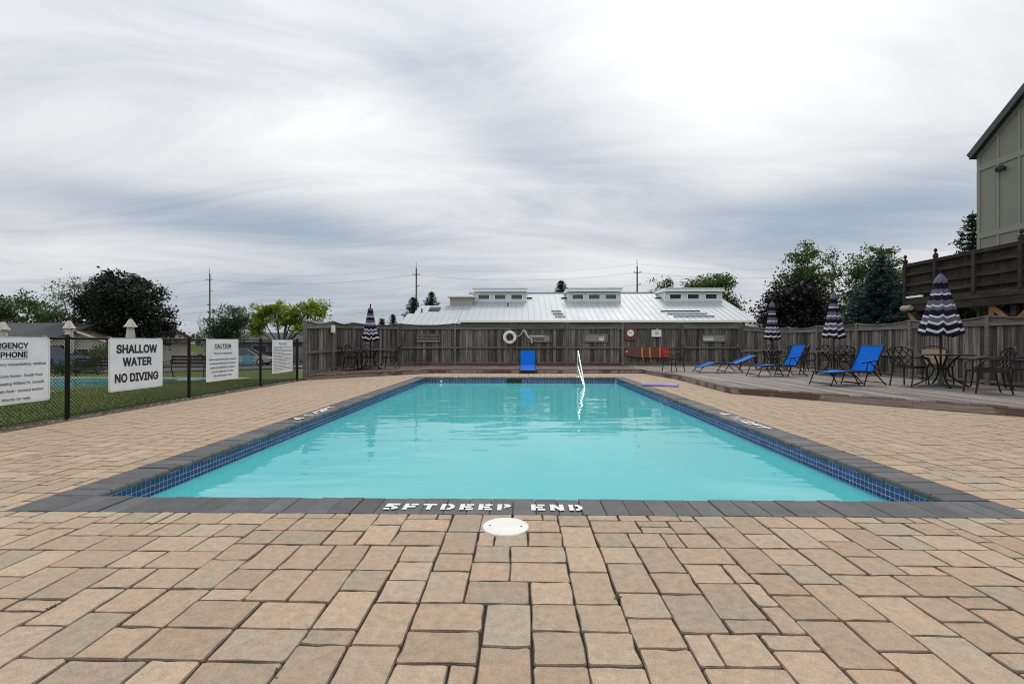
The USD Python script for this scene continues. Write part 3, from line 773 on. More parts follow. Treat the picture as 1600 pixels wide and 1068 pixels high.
for k in range(420):                                   # pebbles and litter along the foot of the mesh fence
    y = r2.uniform(3.2, 14.6); x = -6.78 + abs(r2.normal(0, .07)) * (1 if r2.random() < .6 else -1)
    m = trimesh.creation.icosphere(1, r2.uniform(.008, .028)); vv = m.vertices * r2.uniform(.6, 1.3, 3) + r2.normal(0, .002, m.vertices.shape)
    mb.add(vv + [x, y, -.002], m.faces)
tag(put('pebbles', mb, gravel_mat), 'pebbles and leaf litter strewn along the foot of the mesh fence', 'pebbles', kind='stuff')
v, f = grid(np.linspace(-7.15, -6.58, 4), np.linspace(-1, 14.7, 40), lambda x, y: 0.004 - (x < -6.95) * .02 - (x > -6.65) * .012 + 0 * y)
structure('soil_strip', MB().add(v, f), soil, smooth=True)
#PART3
# ------------------------------------------------------------------ timber decks
DZ = 0.155


def poly_outline_prism(mb, g, z0, z1):
    for p in getattr(g, 'geoms', [g]):
        if p.geom_type == 'Polygon' and p.area > 2e-3:
            mb.prism(p.simplify(.001), z0, z1)
            return True
    return False


def planks(parent, area, along, mat, width=0.142, gap=0.009, length=4.2, zj=0.0012):
    x0, y0, x1, y1 = area.bounds
    lo, hi, s0, s1 = (x0, x1, y0, y1) if along == 'y' else (y0, y1, x0, x1)
    k = 0
    a = lo
    while a < hi:
        s = s0 - RNG.uniform(0.2, length)
        while s < s1:
            e = s + length * RNG.uniform(.8, 1.1)
            r = sbox(a + gap / 2, s + .0015, a + width - gap / 2, e - .0015) if along == 'y' else sbox(s + .0015, a + gap / 2, e - .0015, a + width - gap / 2)
            g = area.intersection(r)
            if not g.is_empty:
                mb = MB(); z = DZ + RNG.normal(0, zj)
                if poly_outline_prism(mb, g, z - .034, z):
                    put('plank', mb, mat, parent)
            s = e
        a += width


def fascia(parent, pts, mat, z0=0.006, z1=DZ - 0.036, inset=0.012):
    for (ax, ay), (bx, by) in zip(pts[:-1], pts[1:]):
        a, b = np.array([ax, ay]), np.array([bx, by])
        d = (b - a) / np.linalg.norm(b - a); n = np.array([d[1], -d[0]])
        L = np.linalg.norm(b - a); s = 0.0
        while s < L - .01:
            e = min(L, s + RNG.uniform(2.6, 3.6)); e = L if L - e < .7 else e
            p, q = a + d * (s + .002) - n * inset, a + d * (e - .002) - n * inset
            put('fascia_board', MB().bar((p[0], p[1], (z0 + z1) / 2), (q[0], q[1], (z0 + z1) / 2), .03, z1 - z0), mat, parent)
            s = e


deck = thing('timber_deck', 'raised weathered timber deck with loungers and tables beside the pool', 'deck', (6, 14, 0))
planks(deck, DECK_R.buffer(.008), 'y', deck_wood)
fascia(deck, [(4.55, 18.12), (4.86, 15.2), (4.73, 11.05), (7.8, 7.65), (11.12, 4.0)], fascia_wood)
mb = MB(); poly_outline_prism(mb, DECK_R.buffer(-.045), .02, DZ - .04); put('joist_frame', mb, rubber, deck)
DECK_B = union_all([DECK_L, sbox(-3.35, 18.12, 4.53, 21.86)])
deck2 = thing('timber_deck', 'low brown timber step running below the back fence to the far left corner', 'deck', (0, 19, 0))
planks(deck2, DECK_B.buffer(.006), 'x', step_wood)
fascia(deck2, [(-6.62, 14.72), (-3.35, 18.12), (4.53, 18.12)], fascia_wood)
mb = MB(); poly_outline_prism(mb, DECK_B.buffer(-.045), .02, DZ - .04); put('joist_frame', mb, rubber, deck2)


# ------------------------------------------------------------------ board fences
def board_fence(name_label, posts, inward, holes=(), base=DZ + .015, mid=0.78, top_drop=0.22):
    """posts: (x, y, top z). inward: a point on the pool side. boards stand behind the rails, top board swags between posts."""
    f = thing('board_fence', name_label, 'fence', (posts[0][0], posts[0][1], 0))
    for (x, y, zt) in posts:
        mb = MB().box((x, y, zt / 2 - .02), (.098, .098, zt + .04))
        mb.add([[x - .058, y - .058, zt], [x + .058, y - .058, zt], [x + .058, y + .058, zt], [x - .058, y + .058, zt], [x - .03, y - .03, zt + .02], [x + .03, y - .03, zt + .02], [x + .03, y + .03, zt + .02], [x - .03, y + .03, zt + .02]],
               [[0, 1, 5, 4], [1, 2, 6, 5], [2, 3, 7, 6], [3, 0, 4, 7], [4, 5, 6, 7], [0, 3, 2, 1]])
        put('post', mb, rail_wood, f)
    for (ax, ay, az), (bx, by, bz) in zip(posts[:-1], posts[1:]):
        a, b = np.array([ax, ay]), np.array([bx, by]); L = np.linalg.norm(b - a); d = (b - a) / L
        n = np.array([-d[1], d[0]])
        if n @ (np.array(inward) - a) < 0:
            n = -n
        P = lambda s, o, z: np.array([*(a + d * s + n * o), z])
        ztop = lambda s: az + (bz - az) * s / L - top_drop
        # rails
        for zz, h in ((mid, .075), (None, .06), (base + .03, .07)):
            za, zb = (ztop(0), ztop(L)) if zz is None else (zz, zz)
            put('rail', MB().bar(P(.05, .02, za + h / 2), P(L - .05, .02, zb + h / 2), .038, h), rail_wood, f)
        # swagged top board
        t = np.linspace(0, 1, 13); V = []
        for u in t:
            s = .05 + u * (L - .1); sag = .075 * (1 - (2 * u - 1) ** 2)
            zt_ = ztop(s) + .062; up = az + (bz - az) * u - .012 - sag
            V += [P(s, .012, zt_), P(s, .012, up), P(s, -.013, zt_), P(s, -.013, up)]
        F = []
        for i in range(12):
            o = 4 * i
            F += [[o, o + 4, o + 5, o + 1], [o + 2, o + 3, o + 7, o + 6], [o + 1, o + 5, o + 7, o + 3], [o, o + 2, o + 6, o + 4]]
        put('top_board', MB().add(V, F), rail_wood, f)
        V = []
        for u in t:
            s = .05 + u * (L - .1); sag = .075 * (1 - (2 * u - 1) ** 2); up = az + (bz - az) * u - .009 - sag
            V += [P(s, .045, up), P(s, .045, up + .028), P(s, -.045, up), P(s, -.045, up + .028)]
        put('cap_rail', MB().add(V, F), rail_wood, f)
        # boards, alternately proud and set back
        s = .055; k = 0
        while s < L - .06:
            w = min(.142 + RNG.normal(0, .003), L - .055 - s)
            if w < .03:
                break
            o = -.012 if k % 2 else -.030
            ov = 0 if k % 2 else .012
            s0, s1 = s + .003 - ov, s + w - .003 + ov
            z0, z1 = base + RNG.normal(0, .006), ztop(s) + .055
            cuts = [(h[2], h[3]) for h in holes if (a + d * (s + w / 2))[0] > h[0] - .01 and (a + d * (s + w / 2))[0] < h[1] + .01]
            spans = [(z0, z1)] if not cuts else [(z0, cuts[0][0]), (cuts[0][1], z1)]
            for (q0, q1) in spans:
                put('board', MB().bar(P((s0 + s1) / 2, o, q0), P((s0 + s1) / 2, o, q1), s1 - s0, .018, up=(n[0], n[1], 0)), fence_wood, f)
            s += w; k += 1
    return f


holes = [(-4.69, -3.72, 1.22, 1.48), (0.34, 1.30, 1.22, 1.48), (2.86, 3.82, 1.22, 1.48), (8.09, 9.05, 1.22, 1.48)]
BY = 21.78
back_posts = [(-5.5, BY, 2.0), (-3.0, BY, 2.0), (-.49, BY, 2.0), (2.05, BY, 2.01), (4.52, BY, 2.01), (7.18, BY, 2.02), (9.75, BY, 2.02)]
fb = board_fence('weathered grey board fence across the far end with four peep openings', back_posts, (0, 0), holes, mid=0.885, top_drop=.25)
for k, (x0, x1, z0, z1) in enumerate(holes):
    m = .022; y = BY + m
    y = BY - .02
    for a, b in (((x0 - .05, z1 + .03), (x1 + .05, z1 + .03)), ((x0 - .05, z0 - .03), (x1 + .05, z0 - .03))):
        put('opening_trim', MB().bar((a[0], y, a[1]), (b[0], y, b[1]), .03, .06), rail_wood, fb)
    for x in (x0 - .025, x1 + .025):
        put('opening_trim', MB().box((x, y, (z0 + z1) / 2), (.05, .028, z1 - z0 - .002)), rail_wood, fb)
    fill = [(x0, x1, .10), (x0, x0 + .68, .09), (x0 + .62, x1 - .12, .12), (x0, x0 + .5, .10)][k]
    for q in range(2):
        zz = z0 + .075 + q * .115
        put('opening_slat', MB().box(((fill[0] + fill[1]) / 2, BY + .06, zz), (fill[1] - fill[0], .02, fill[2])), siding_white if k in (2, 3) else rail_wood, fb)
fl = board_fence('weathered grey board fence at the far left behind the corner table', [(-6.60, 14.62, 1.80), (-6.74, 17.1, 1.90), (-6.70, 19.05, 1.93), (-5.56, BY - .09, 1.98)], (0, 12), mid=.82)
right_posts = [(9.84, BY - .09, 1.90), (10.98, 20.2, 1.77), (11.0, 18.2, 1.76), (11.0, 16.08, 1.76), (11.0, 13.9, 1.765), (11.0, 11.62, 1.765), (11.0, 9.3, 1.765), (11.0, 7.0, 1.765)]
fr = board_fence('weathered board fence behind the loungers and tables on the deck', right_posts, (5, 12), mid=.76)

# ------------------------------------------------------------------ black chain link fence with signs
cl = thing('chain_link_fence', 'black vinyl chain link fence along the left edge of the patio', 'fence', (FENCE_X, 9, 0))
for y in (4.45, 7.11, 9.76, 12.47, 14.53):
    r = .031 if y < 14 else .036
    put('post', MB().lathe([(r, -.05), (r, 1.225), (r * 1.25, 1.227), (r * 1.25, 1.25), (r * .8, 1.27), (0, 1.275)], 12, (FENCE_X, y, 0)), black_vinyl, cl, smooth=40)
for z, r in ((1.215, .021), (0.06, .004)):
    put('rail', MB().tube([(FENCE_X, 2.6, z), (FENCE_X, 14.53, z)], r, 10), black_vinyl, cl, smooth=40)
mb = MB(); cell = .0587; z0, z1 = .045, 1.205
ys_ = np.arange(2.6 - (z1 - z0), 14.53, cell)
for sgn in (1, -1):
    for y in ys_:
        ya, yb = (y, y + (z1 - z0))
        a, b = (max(ya, 2.6), min(yb, 14.52))
        if b - a < .01:
            continue
        za, zb = z0 + (a - ya), z0 + (b - ya)
        if sgn < 0:
            za, zb = z1 - (a - ya), z1 - (b - ya)
        mb.tube([(FENCE_X + .0355 + sgn * .0018, a, za), (FENCE_X + .0355 + sgn * .0018, b, zb)], .0030, 3, cap=False)
put('chain_mesh', mb, black_vinyl, cl, kind='stuff')


def text_on(parent, s, y, z, h, mat, bold=False, align='c', w=None, name='lettering', x=None):
    """lettering on a board that faces +x; y is the centre, the left or the right end of the line"""
    t = meshkit.text_mesh(s, h, 0.0012, bool(bold))
    if bold:                                           # heavier strokes than the font has
        g = union_all([Polygon(q).buffer(0) for q in np.array(t.vertices)[np.array(t.faces)[t.face_normals[:, 2] > .9]][:, :, :2]]).buffer(h * (.032 if bold is True else bold))
        t = trimesh.util.concatenate([trimesh.creation.extrude_polygon(q, .0012, engine='earcut') for q in getattr(g, 'geoms', [g])])
    v = np.array(t.vertices); W = v[:, 0].max() - v[:, 0].min()
    k = 1.0 if not w else w / W
    o = {'c': y - W * k / 2, 'l': y, 'r': y - W * k}[align] - v[:, 0].min() * k
    W3 = np.stack([np.full(len(v), x) + v[:, 2], o + v[:, 0] * k, z + v[:, 1]], 1)
    pieces = trimesh.Trimesh(W3, t.faces, process=False).split(only_watertight=False) if bold else []
    if 1 < len(pieces) < 14:                           # large capitals and run-together words, each a part
        for q in pieces:
            put('letter', MB().add(q.vertices, q.faces), mat, parent)
    else:
        put(name, MB().add(W3, t.faces), mat, parent)
    return o, W * k


def sign_board(label, y0, y1, z0=.335, z1=1.225, rad=.05):
    X = FENCE_X + .05
    s = thing('pool_sign', label, 'sign', (X, (y0 + y1) / 2, z0))
    g = sbox(y0 + rad, z0 + rad, y1 - rad, z1 - rad).buffer(rad)
    T_ = lambda v: np.stack([X + v[:, 2], v[:, 0], v[:, 1]], 1)
    mb = MB().prism(g, 0, .006, T_); put('panel', mb, sign_white, s)
    if rad > .02:
        e = g.buffer(-.016)
        put('border_line', MB().prism(e.difference(e.buffer(-.003)), .0061, .0067, T_), sign_grey, s)
    for yy in (y0 + .05, y1 - .05):
        put('cable_tie', MB().tube([(X + .008, yy, z1 - .03), (X + .005, yy, z1 + .012), (X - .06, yy, z1 + .012), (X - .065, yy, z1 - .03)], .003, 4), white_plastic, s)
    return s, X + .0062


s1, X1 = sign_board('white EMERGENCY TELEPHONE sign on the mesh fence, cut by the left edge', 5.60, 6.79)
yc = 6.18
for tx, z, w in (('EMERGENCY', 1.075, .61), ('TELEPHONE', .955, .59)):
    o, W = text_on(s1, tx, yc, z, .070, sign_black, True, w=w, x=X1)
    put('underline', MB().box((X1 + .0006, o + W / 2, z - .022), (.0012, W, .006)), sign_black, s1)
for tx, z, yr in (('For emergency resuscitation, medical', .845, 6.73), ('Sandycove Acres- South Pool', .69, 6.68), ('Weeping Willow Dr. Innisfil', .59, 6.70), ('South Park- located behind', .49, 6.69), ('and call it directly for help.', .35 + .03, 6.52)):
    text_on(s1, tx, yr, z, .036, sign_grey, .012, 'r', x=X1)
s2, X2 = sign_board('white SHALLOW WATER NO DIVING sign on the mesh fence', 7.77, 8.965)
for tx, z, w in (('SHALLOW', .975, .90), ('WATER', .755, .64), ('NO DIVING', .485, .96)):
    text_on(s2, tx, 8.37, z, .132, sign_black, .045, w=w, x=X2)
s3, X3 = sign_board('white CAUTION sign on the mesh fence between the shallow water sign and the rules', 10.22, 11.39, .30, rad=.01)
o, W = text_on(s3, 'CAUTION', 10.80, 1.03, .085, sign_black, True, w=.60, x=X3)
put('underline', MB().box((X3 + .0006, 10.80, 1.005), (.0012, W, .007)), sign_black, s3)
for tx, z in (('This pool is unsupervised.', .895), ('Bathers under twelve years of age are', .76), ('not allowed within the pool enclosure', .67), ('unless accompanied by a parent or', .58), ('his or her agent who is not less', .49), ('than sixteen years of age.', .40)):
    text_on(s3, tx, 10.80, z, .040, sign_grey, .02, x=X3)
s4, X4 = sign_board('white pool rules sign densely lettered, beside the far end of the mesh fence', 12.96, 14.13, .31, rad=.008)
text_on(s4, 'POOL RULES', 13.54, 1.09, .055, sign_grey, .02, x=X4)
r4 = np.random.default_rng(11)
for k in range(17):                                    # body copy too small to read in the photograph
    z = 1.03 - k * .041; y = 13.03; e = 14.05 if k % 3 != 1 else 13.5 + r4.uniform(0, .3); mb = MB()
    while y < e - .03:
        w = r4.uniform(.03, .09); w = min(w, e - y)
        mb.box((X4 + .0005, y + w / 2, z), (.001, w, .017)); y += w + .016
    put('text_line', mb, sign_grey, s4)
#PART4
# ------------------------------------------------------------------ patio furniture
def bez(p0, p1, p2, n=7):
    t = np.linspace(0, 1, n)[:, None]; p0, p1, p2 = map(lambda q: np.array(q, float), (p0, p1, p2))
    return (1 - t) ** 2 * p0 + 2 * t * (1 - t) * p1 + t * t * p2


def chair_proto(label, loc, rz, sling=None):
    """cast aluminium armchair with a lattice back, front towards local -y"""
    c = thing('patio_chair' if sling is None else 'sling_chair', label, 'chair', loc, rz, 'lattice patio chairs' if sling is None else None)
    m = dark_bronze
    mb = MB().prism(sbox(-.23, -.24, .23, .22).buffer(.02), .415, .44)
    for k in range(6):
        mb.box((-.2 + k * .08, -.01, .446), (.012, .44, .012))
    put('seat', mb, m, c, local=True)
    for sx in (-1, 1):
        put('leg', MB().tube([(sx * .235, -.23, .43), (sx * .245, -.245, .2), (sx * .255, -.27, 0)], [.017, .014, .015], 8), m, c, local=True, smooth=40)
        put('leg', MB().tube([(sx * .215, .22, .43), (sx * .22, .25, .2), (sx * .225, .30, 0)], [.017, .014, .015], 8), m, c, local=True, smooth=40)
        arm = np.vstack([bez((sx * .225, .29, .66), (sx * .31, .1, .69), (sx * .30, -.16, .645), 8), bez((sx * .30, -.16, .645), (sx * .295, -.25, .62), (sx * .25, -.235, .43), 6)[1:]])
        put('arm', MB().tube(arm, .014, 8), m, c, local=True, smooth=40)
    B = lambda u, w: np.array([u * (1 + .12 * w), .22 + .13 * w + .03 * (1 - (u / .23) ** 2) * w, .43 + .47 * w])   # u across, w up the back
    fr = [B(-.20, 0), B(-.225, .4), B(-.235, .82)] + [B(-.235 + .47 * t, .82 + .20 * math.sin(PI * t)) for t in np.linspace(.1, .9, 9)] + [B(.235, .82), B(.225, .4), B(.20, 0)]
    if sling is None:
        mb = MB().tube(fr, .015, 8)
        mb.tube([B(-.21, .12), B(0, .10), B(.21, .12)], .011, 6)
        for k in range(6):
            for sg in (1, -1):
                u0, u1 = -.36 + k * .13, -.05 + k * .13
                pts = []
                for t in np.linspace(0, 1, 9):
                    u = u0 + (u1 - u0) * (t + .12 * math.sin(PI * t)); w = .12 + .86 * t
                    top = .82 + .20 * math.sin(PI * min(max((u + .235) / .47, 0), 1))
                    if abs(u) < .225 and w < top:
                        pts.append(B(sg * u, w))
                if len(pts) > 1:
                    mb.tube(pts, .0115, 5)
        put('backrest', mb, m, c, local=True, smooth=40)
    else:
        put('back_frame', MB().tube(fr, .015, 8), m, c, local=True, smooth=40)
        V = [B(-.215, .12), B(.215, .12), B(.22, .85), B(-.22, .85)]; V = np.array(V); W = V + [0, .012, 0]
        put('backrest', MB().add(np.vstack([V, W]), [[0, 1, 2, 3], [5, 4, 7, 6], [0, 4, 5, 1], [1, 5, 6, 2], [2, 6, 7, 3], [3, 7, 4, 0]]), sling, c, local=True)
    return c


def table_proto(label, loc, rz=0.0, r=.66):
    t = thing('patio_table', label, 'table', loc, rz, 'round patio tables')
    put('tabletop', MB().lathe([(.03, .705), (r - .02, .705), (r, .712), (r, .725), (r - .02, .732), (.03, .732), (.03, .705)], 40), dark_bronze, t, local=True, smooth=35)
    put('glass', MB().lathe([(.05, .7325), (r - .05, .7325), (r - .05, .7385), (.05, .7385)], 40), glass_top, t, local=True, smooth=35)
    for k in range(4):
        a = PI / 4 + k * PI / 2; D = np.array([math.cos(a), math.sin(a), 0])
        pts = [D * x + [0, 0, z] for x, z in ((.34, .70), (.20, .56), (.12, .40), (.17, .24), (.34, .10), (.50, .012))]
        put('leg', MB().tube(pts, [.018, .018, .018, .018, .018, .022], 8), dark_bronze, t, local=True, smooth=40)
    put('ring', MB().tube([(.13 * math.cos(a), .13 * math.sin(a), .40) for a in np.linspace(0, 2 * PI, 16, endpoint=False)], .011, 6, closed=True), dark_bronze, t, local=True, smooth=40)
    return t


def fold_mesh(z0, z1, r0, r1, nz=22, nt=64, folds=8, depth=.40, power=1.0, seed=0, sag=.05, bulge=0.0, lean=(0, 0)):
    """a furled canopy: pleats between the ribs deepen towards the hem. returns vertices, faces, uv"""
    rg = np.random.default_rng(seed); ph = rg.uniform(0, .8, folds + 1); am = rg.uniform(.4, 1.45, folds)
    V, UV = [], []
    for i in range(nz + 1):
        t = i / nz
        for j in range(nt + 1):
            a = j / nt * 2 * PI; q = (a / (2 * PI) * folds) % folds; s = q - math.floor(q); k = int(q) % folds
            pl = abs(math.sin(PI * s)) ** 0.8                                  # 0 on a rib, 1 mid gore
            R = r0 + (r1 - r0) * t ** power + bulge * math.sin(PI * t)
            dd = depth * am[k] * (1 - .55 * t)
            r = R * (1 - dd * pl)
            z = z0 + (z1 - z0) * t - sag * am[k] * pl * (1 - t) * 1.0
            tw = .10 * math.sin(3 * t + ph[k]) * pl * (1 - t)
            V.append((r * math.cos(a + tw) + lean[0] * t, r * math.sin(a + tw) + lean[1] * t, z)); UV.append((j / nt, t))
    F = [[i * (nt + 1) + j, i * (nt + 1) + j + 1, (i + 1) * (nt + 1) + j + 1, (i + 1) * (nt + 1) + j] for i in range(nz) for j in range(nt)]
    return np.array(V), np.array(F), np.array(UV)


def striped_umbrella(label, loc, r0, hem, top, rz=0.0, seed=0, power=1.0, r1=.085, cap=True, base=True):
    u = thing('patio_umbrella', label, 'umbrella', loc, rz, 'striped folded patio umbrellas')
    put('pole', MB().tube([(0, 0, .03), (0, 0, top - .02)], .0205, 10), dark_bronze, u, local=True, smooth=40)
    if base:
        put('base', MB().lathe([(0, .13), (.05, .13), (.06, .075), (.12, .06), (.30, .04), (.405, .022), (.41, 0)], 32), base_grey, u, local=True, smooth=40)
        put('base_tube', MB().tube([(0, 0, .10), (0, 0, .42)], .028, 10), base_grey, u, local=True, smooth=40)
    zt = top - .17
    v, f, uv = fold_mesh(hem, zt, r0, r1, seed=seed, power=power, sag=.07)
    put('canopy', (v, f), striped, u, smooth=True, local=True, uv=uv)
    if cap:
        v, f, uv = fold_mesh(zt - .09, top - .02, r1 * 1.6, .012, nz=7, depth=.16, seed=seed + 5, sag=.03, power=1.0, bulge=r1 * .32)
        put('vent_cap', (v, f), striped, u, smooth=True, local=True, uv=np.c_[uv[:, 0], .93 - .05 * (uv[:, 1] < .1) * 1.0 + .06 * uv[:, 1]])
    put('finial', MB().lathe([(0, top + .015), (.012, top + .008), (.02, top), (.012, top - .02), (.012, top - .04)], 10), dark_bronze, u, local=True, smooth=40)
    return u


# the near table on the right
chair = chair_proto('lattice patio chair nearest the camera, right of the big table', (9.17, 9.72, DZ), -1.95)
G = 'lattice patio chairs'
table = table_proto('round patio table under the nearest, widest striped umbrella', (9.49, 11.15, DZ), .4, .58)
striped_umbrella('widest folded striped umbrella, nearest on the deck over the right-hand table', (9.49, 11.15, DZ), .42, 1.20, 2.585, .2, 3, 1.05, .085)
dup(chair, (8.90, 11.30, DZ), 1.95, 'lattice patio chair left of the near table, its back half hidden behind the tabletop', G)
dup(chair, (10.22, 10.75, DZ), -2.1, 'lattice patio chair behind the nearest chair at the right-hand table', G)
chair_proto('tan sling patio chair behind the near table against the fence', (10.12, 12.0, DZ), -.5, sling_tan)
dup(chair, (10.55, 10.15, DZ), -1.3, 'lattice patio chair at the right edge of the picture by the fence', G)
# the middle table
dup(table, (9.76, 15.32, DZ), .2, 'round patio table under the middle striped umbrella on the deck')
striped_umbrella('middle folded striped umbrella on the deck, behind the nearest blue lounger', (9.76, 15.32, DZ), .345, 1.17, 2.60, .5, 8, .9, .075)
dup(chair, (8.92, 15.55, DZ), 1.75, 'lattice patio chair between the two upright blue loungers', G)
dup(chair, (10.50, 14.95, DZ), -1.9, 'lattice patio chair just right of the nearest blue lounger', G)
dup(chair, (9.45, 14.45, DZ), 2.7, 'lattice patio chair directly behind the nearest blue lounger', G)
dup(chair, (10.1, 16.2, DZ), -.4, 'lattice patio chair on the fence side of the middle table', G)
# the far right table
dup(table, (9.12, 17.8, DZ), .7, 'round patio table under the farthest striped umbrella on the right deck')
striped_umbrella('narrow folded striped umbrella farthest back on the right-hand deck', (9.12, 17.8, DZ), .30, 1.14, 2.53, .9, 12, .85, .07)
dup(chair, (9.5, 18.6, DZ), -.4, 'lattice patio chair between the far right table and the corner of the fence', G)
dup(chair, (8.45, 18.2, DZ), 1.2, 'lattice patio chair left of the far right table', G)
dup(chair, (9.75, 17.3, DZ), -2.3, 'lattice patio chair right of the far right table behind the blue lounger', G)
# the corner table on the left
dup(table, (-5.72, 18.2, DZ), .3, 'round patio table in the far left corner of the fences')
striped_umbrella('drooping folded striped umbrella in the far left corner', (-5.72, 18.2, DZ), .36, 1.11, 2.46, .4, 21, .7, .085, cap=False)
dup(chair, (-6.30, 17.75, DZ), 1.9, 'lattice patio chair at the far left corner table, nearest the left fence', G)
dup(chair, (-5.95, 17.3, DZ), 2.6, 'lattice patio chair in front of the far left corner table', G)
dup(chair, (-5.02, 18.35, DZ), -1.6, 'lattice patio chair on the right of the far left corner table', G)
dup(chair, (-6.05, 18.95, DZ), .4, 'lattice patio chair behind the far left corner table', G)
# by the rescue board
dup(chair, (5.22, 16.75, DZ), -1.25, 'lattice patio chair alone on the deck corner below the rescue board', G)


# ------------------------------------------------------------------ blue loungers
def lounger(label, loc, rz, prof, legs, arms=True, w=.62, group=None):
    """sling lounger. prof: (y, z) from foot to head; legs: ((y0, z0), (y1, z1)) pairs; lies along local y"""
    l = thing('sun_lounger', label, 'sun lounger', loc, rz, group)
    prof = np.array(prof, float); hw = w / 2
    names = ['foot_sling', 'seat_sling', 'back_sling'] if len(prof) == 4 else ['seat_sling', 'back_sling']
    for i in range(len(prof) - 1):
        a, b = prof[i], prof[i + 1]; t = np.linspace(.02, .98, 7)
        n = np.array([-(b - a)[1], (b - a)[0]]); n /= np.linalg.norm(n)
        V = []
        for u in t:
            p = a + (b - a) * u - n * .018 * math.sin(PI * u)
            for x in (-hw + .018, hw - .018):
                V += [(x, p[0] + n[0] * .004, p[1] + n[1] * .004), (x, p[0] - n[0] * .004, p[1] - n[1] * .004)]
        F = []
        for k in range(6):
            o = 4 * k
            F += [[o, o + 2, o + 6, o + 4], [o + 1, o + 5, o + 7, o + 3], [o, o + 4, o + 5, o + 1], [o + 2, o + 3, o + 7, o + 6]]
        F += [[0, 1, 3, 2], [24, 26, 27, 25]]
        put(names[i], MB().add(V, F), sling_blue, l, local=True, smooth=40)
    for sx in (-1, 1):
        put('side_rail', MB().tube([(sx * (hw - .012), p[0], p[1]) for p in prof], .0135, 8), black_vinyl, l, local=True, smooth=40)
        for a, b in legs:
            put('leg', MB().tube([(sx * (hw - .005), a[0], a[1]), (sx * (hw - .005), b[0], b[1])], .013, 8), black_vinyl, l, local=True, smooth=40)
        if arms:
            h = prof[-2]; bk = prof[-1] - h; p1 = h + bk * .42
            put('armrest', MB().tube([(sx * (hw + .02), p1[0], p1[1]), (sx * (hw + .025), h[0] - .12, h[1] + .235), (sx * (hw + .02), h[0] - .36, h[1] + .20)], .014, 8), black_vinyl, l, local=True, smooth=40)
            put('arm_strut', MB().tube([(sx * (hw + .02), h[0] - .16, h[1] + .235), (sx * (hw + .015), h[0] - .24, h[1] - .01)], .011, 8), black_vinyl, l, local=True, smooth=40)
            put('arm_strut', MB().tube([(sx * (hw + .02), h[0] - .13, h[1] + .235), (sx * (hw + .015), h[0] + .12, h[1] + .02)], .011, 8), black_vinyl, l, local=True, smooth=40)
    for y, z in [prof[0], prof[-1]] + [b for a, b in legs]:
        zz = z + .06 if z < .05 else z
        put('cross_bar', MB().tube([(-hw + .01, y, zz), (hw - .01, y, zz)], .011, 8), black_vinyl, l, local=True, smooth=40)
    return l


up_prof = [(-.78, .31), (-.18, .34), (.36, .32), (.68, .93)]
up_legs = [((-.66, .31), (-.80, 0)), ((-.22, .33), (-.02, 0)), ((.22, .33), (.10, 0)), ((.36, .33), (.72, 0))]
lounger('nearest bright blue sling lounger with raised back on the deck', (7.72, 11.58, DZ), -PI / 2 + .22, up_prof, up_legs)
lounger('bright blue sling lounger with raised back, second along the deck', (7.62, 14.55, DZ), -PI / 2 + .10, up_prof, up_legs)
flat_prof = [(-.92, .17), (-.42, .34), (.22, .29), (.92, .57)]
lounger('blue sling lounger reclined nearly flat by the far fence, seen from the side', (6.82, 16.35, DZ), -PI / 2 - .02, flat_prof, [((-.80, .22), (-.98, 0)), ((.12, .45), (-.16, 0)), ((.0, .47), (.46, 0))], arms=False)
lounger('blue lounger facing the camera at the far end of the pool beside the ladder', (0.24, 18.62, 0), 0.0, [(-.66, .115), (.02, .33), (.36, .84)], [((-.60, .13), (-.66, 0)), ((.02, .33), (.16, DZ)), ((.0, .30), (-.20, DZ))])

# ------------------------------------------------------------------ pool fittings
lad = thing('handrail', 'shiny steel handrail arching into the pool at the far end', 'handrail', (1.87, 16.2, 0))
X = 1.87
arch = [(X, 16.22, .003), (X, 16.22, .60)] + [(X, 16.22 - .13 * (1 - math.cos(a)), .72 + .145 * math.sin(a)) for a in np.linspace(0, PI * .72, 8)] + [(X, 14.42, -.16), (X, 14.15, -.42)]
put('rail', MB().tube(arch, .0245, 12), steel, lad, smooth=40)
put('brace', MB().tube([(X, 16.22, .36), (X, 16.16, .375), (X, 16.08, .33), (X, 14.62, -.16), (X, 14.35, -.40)], .0235, 12), steel, lad, smooth=40)
put('flange', MB().lathe([(.03, .03), (.07, .012), (.075, .003)], 16, (X, 16.22, 0)), steel, lad, smooth=40)
nd = thing('pool_noodle', 'lilac foam pool noodle lying on the pavers beside the deck', 'pool noodle', (3.6, 12.8, 0))
put('foam', MB().tube([(3.17, 12.92, .046), (3.4, 12.90, .045), (3.62, 12.86, .045), (3.84, 12.74, .045), (3.96, 12.62, .045), (4.02, 12.52, .046)], .044, 14, cap=False), noodle_foam, nd, smooth=40)
for c in ((3.17, 12.92, .046), (4.02, 12.52, .046)):
    d = np.array([-1, .08, 0]) if c[0] < 3.5 else np.array([.5, -.85, 0]); d = d / np.linalg.norm(d)
    p = np.array(c)
    put('end_ring', MB().tube([p - d * .01, p + d * .002], [.0438, .0438], 14), noodle_foam, nd)
    put('end_hole', MB().tube([p - d * .01, p + d * .0035], [.013, .013], 10), rubber, nd)
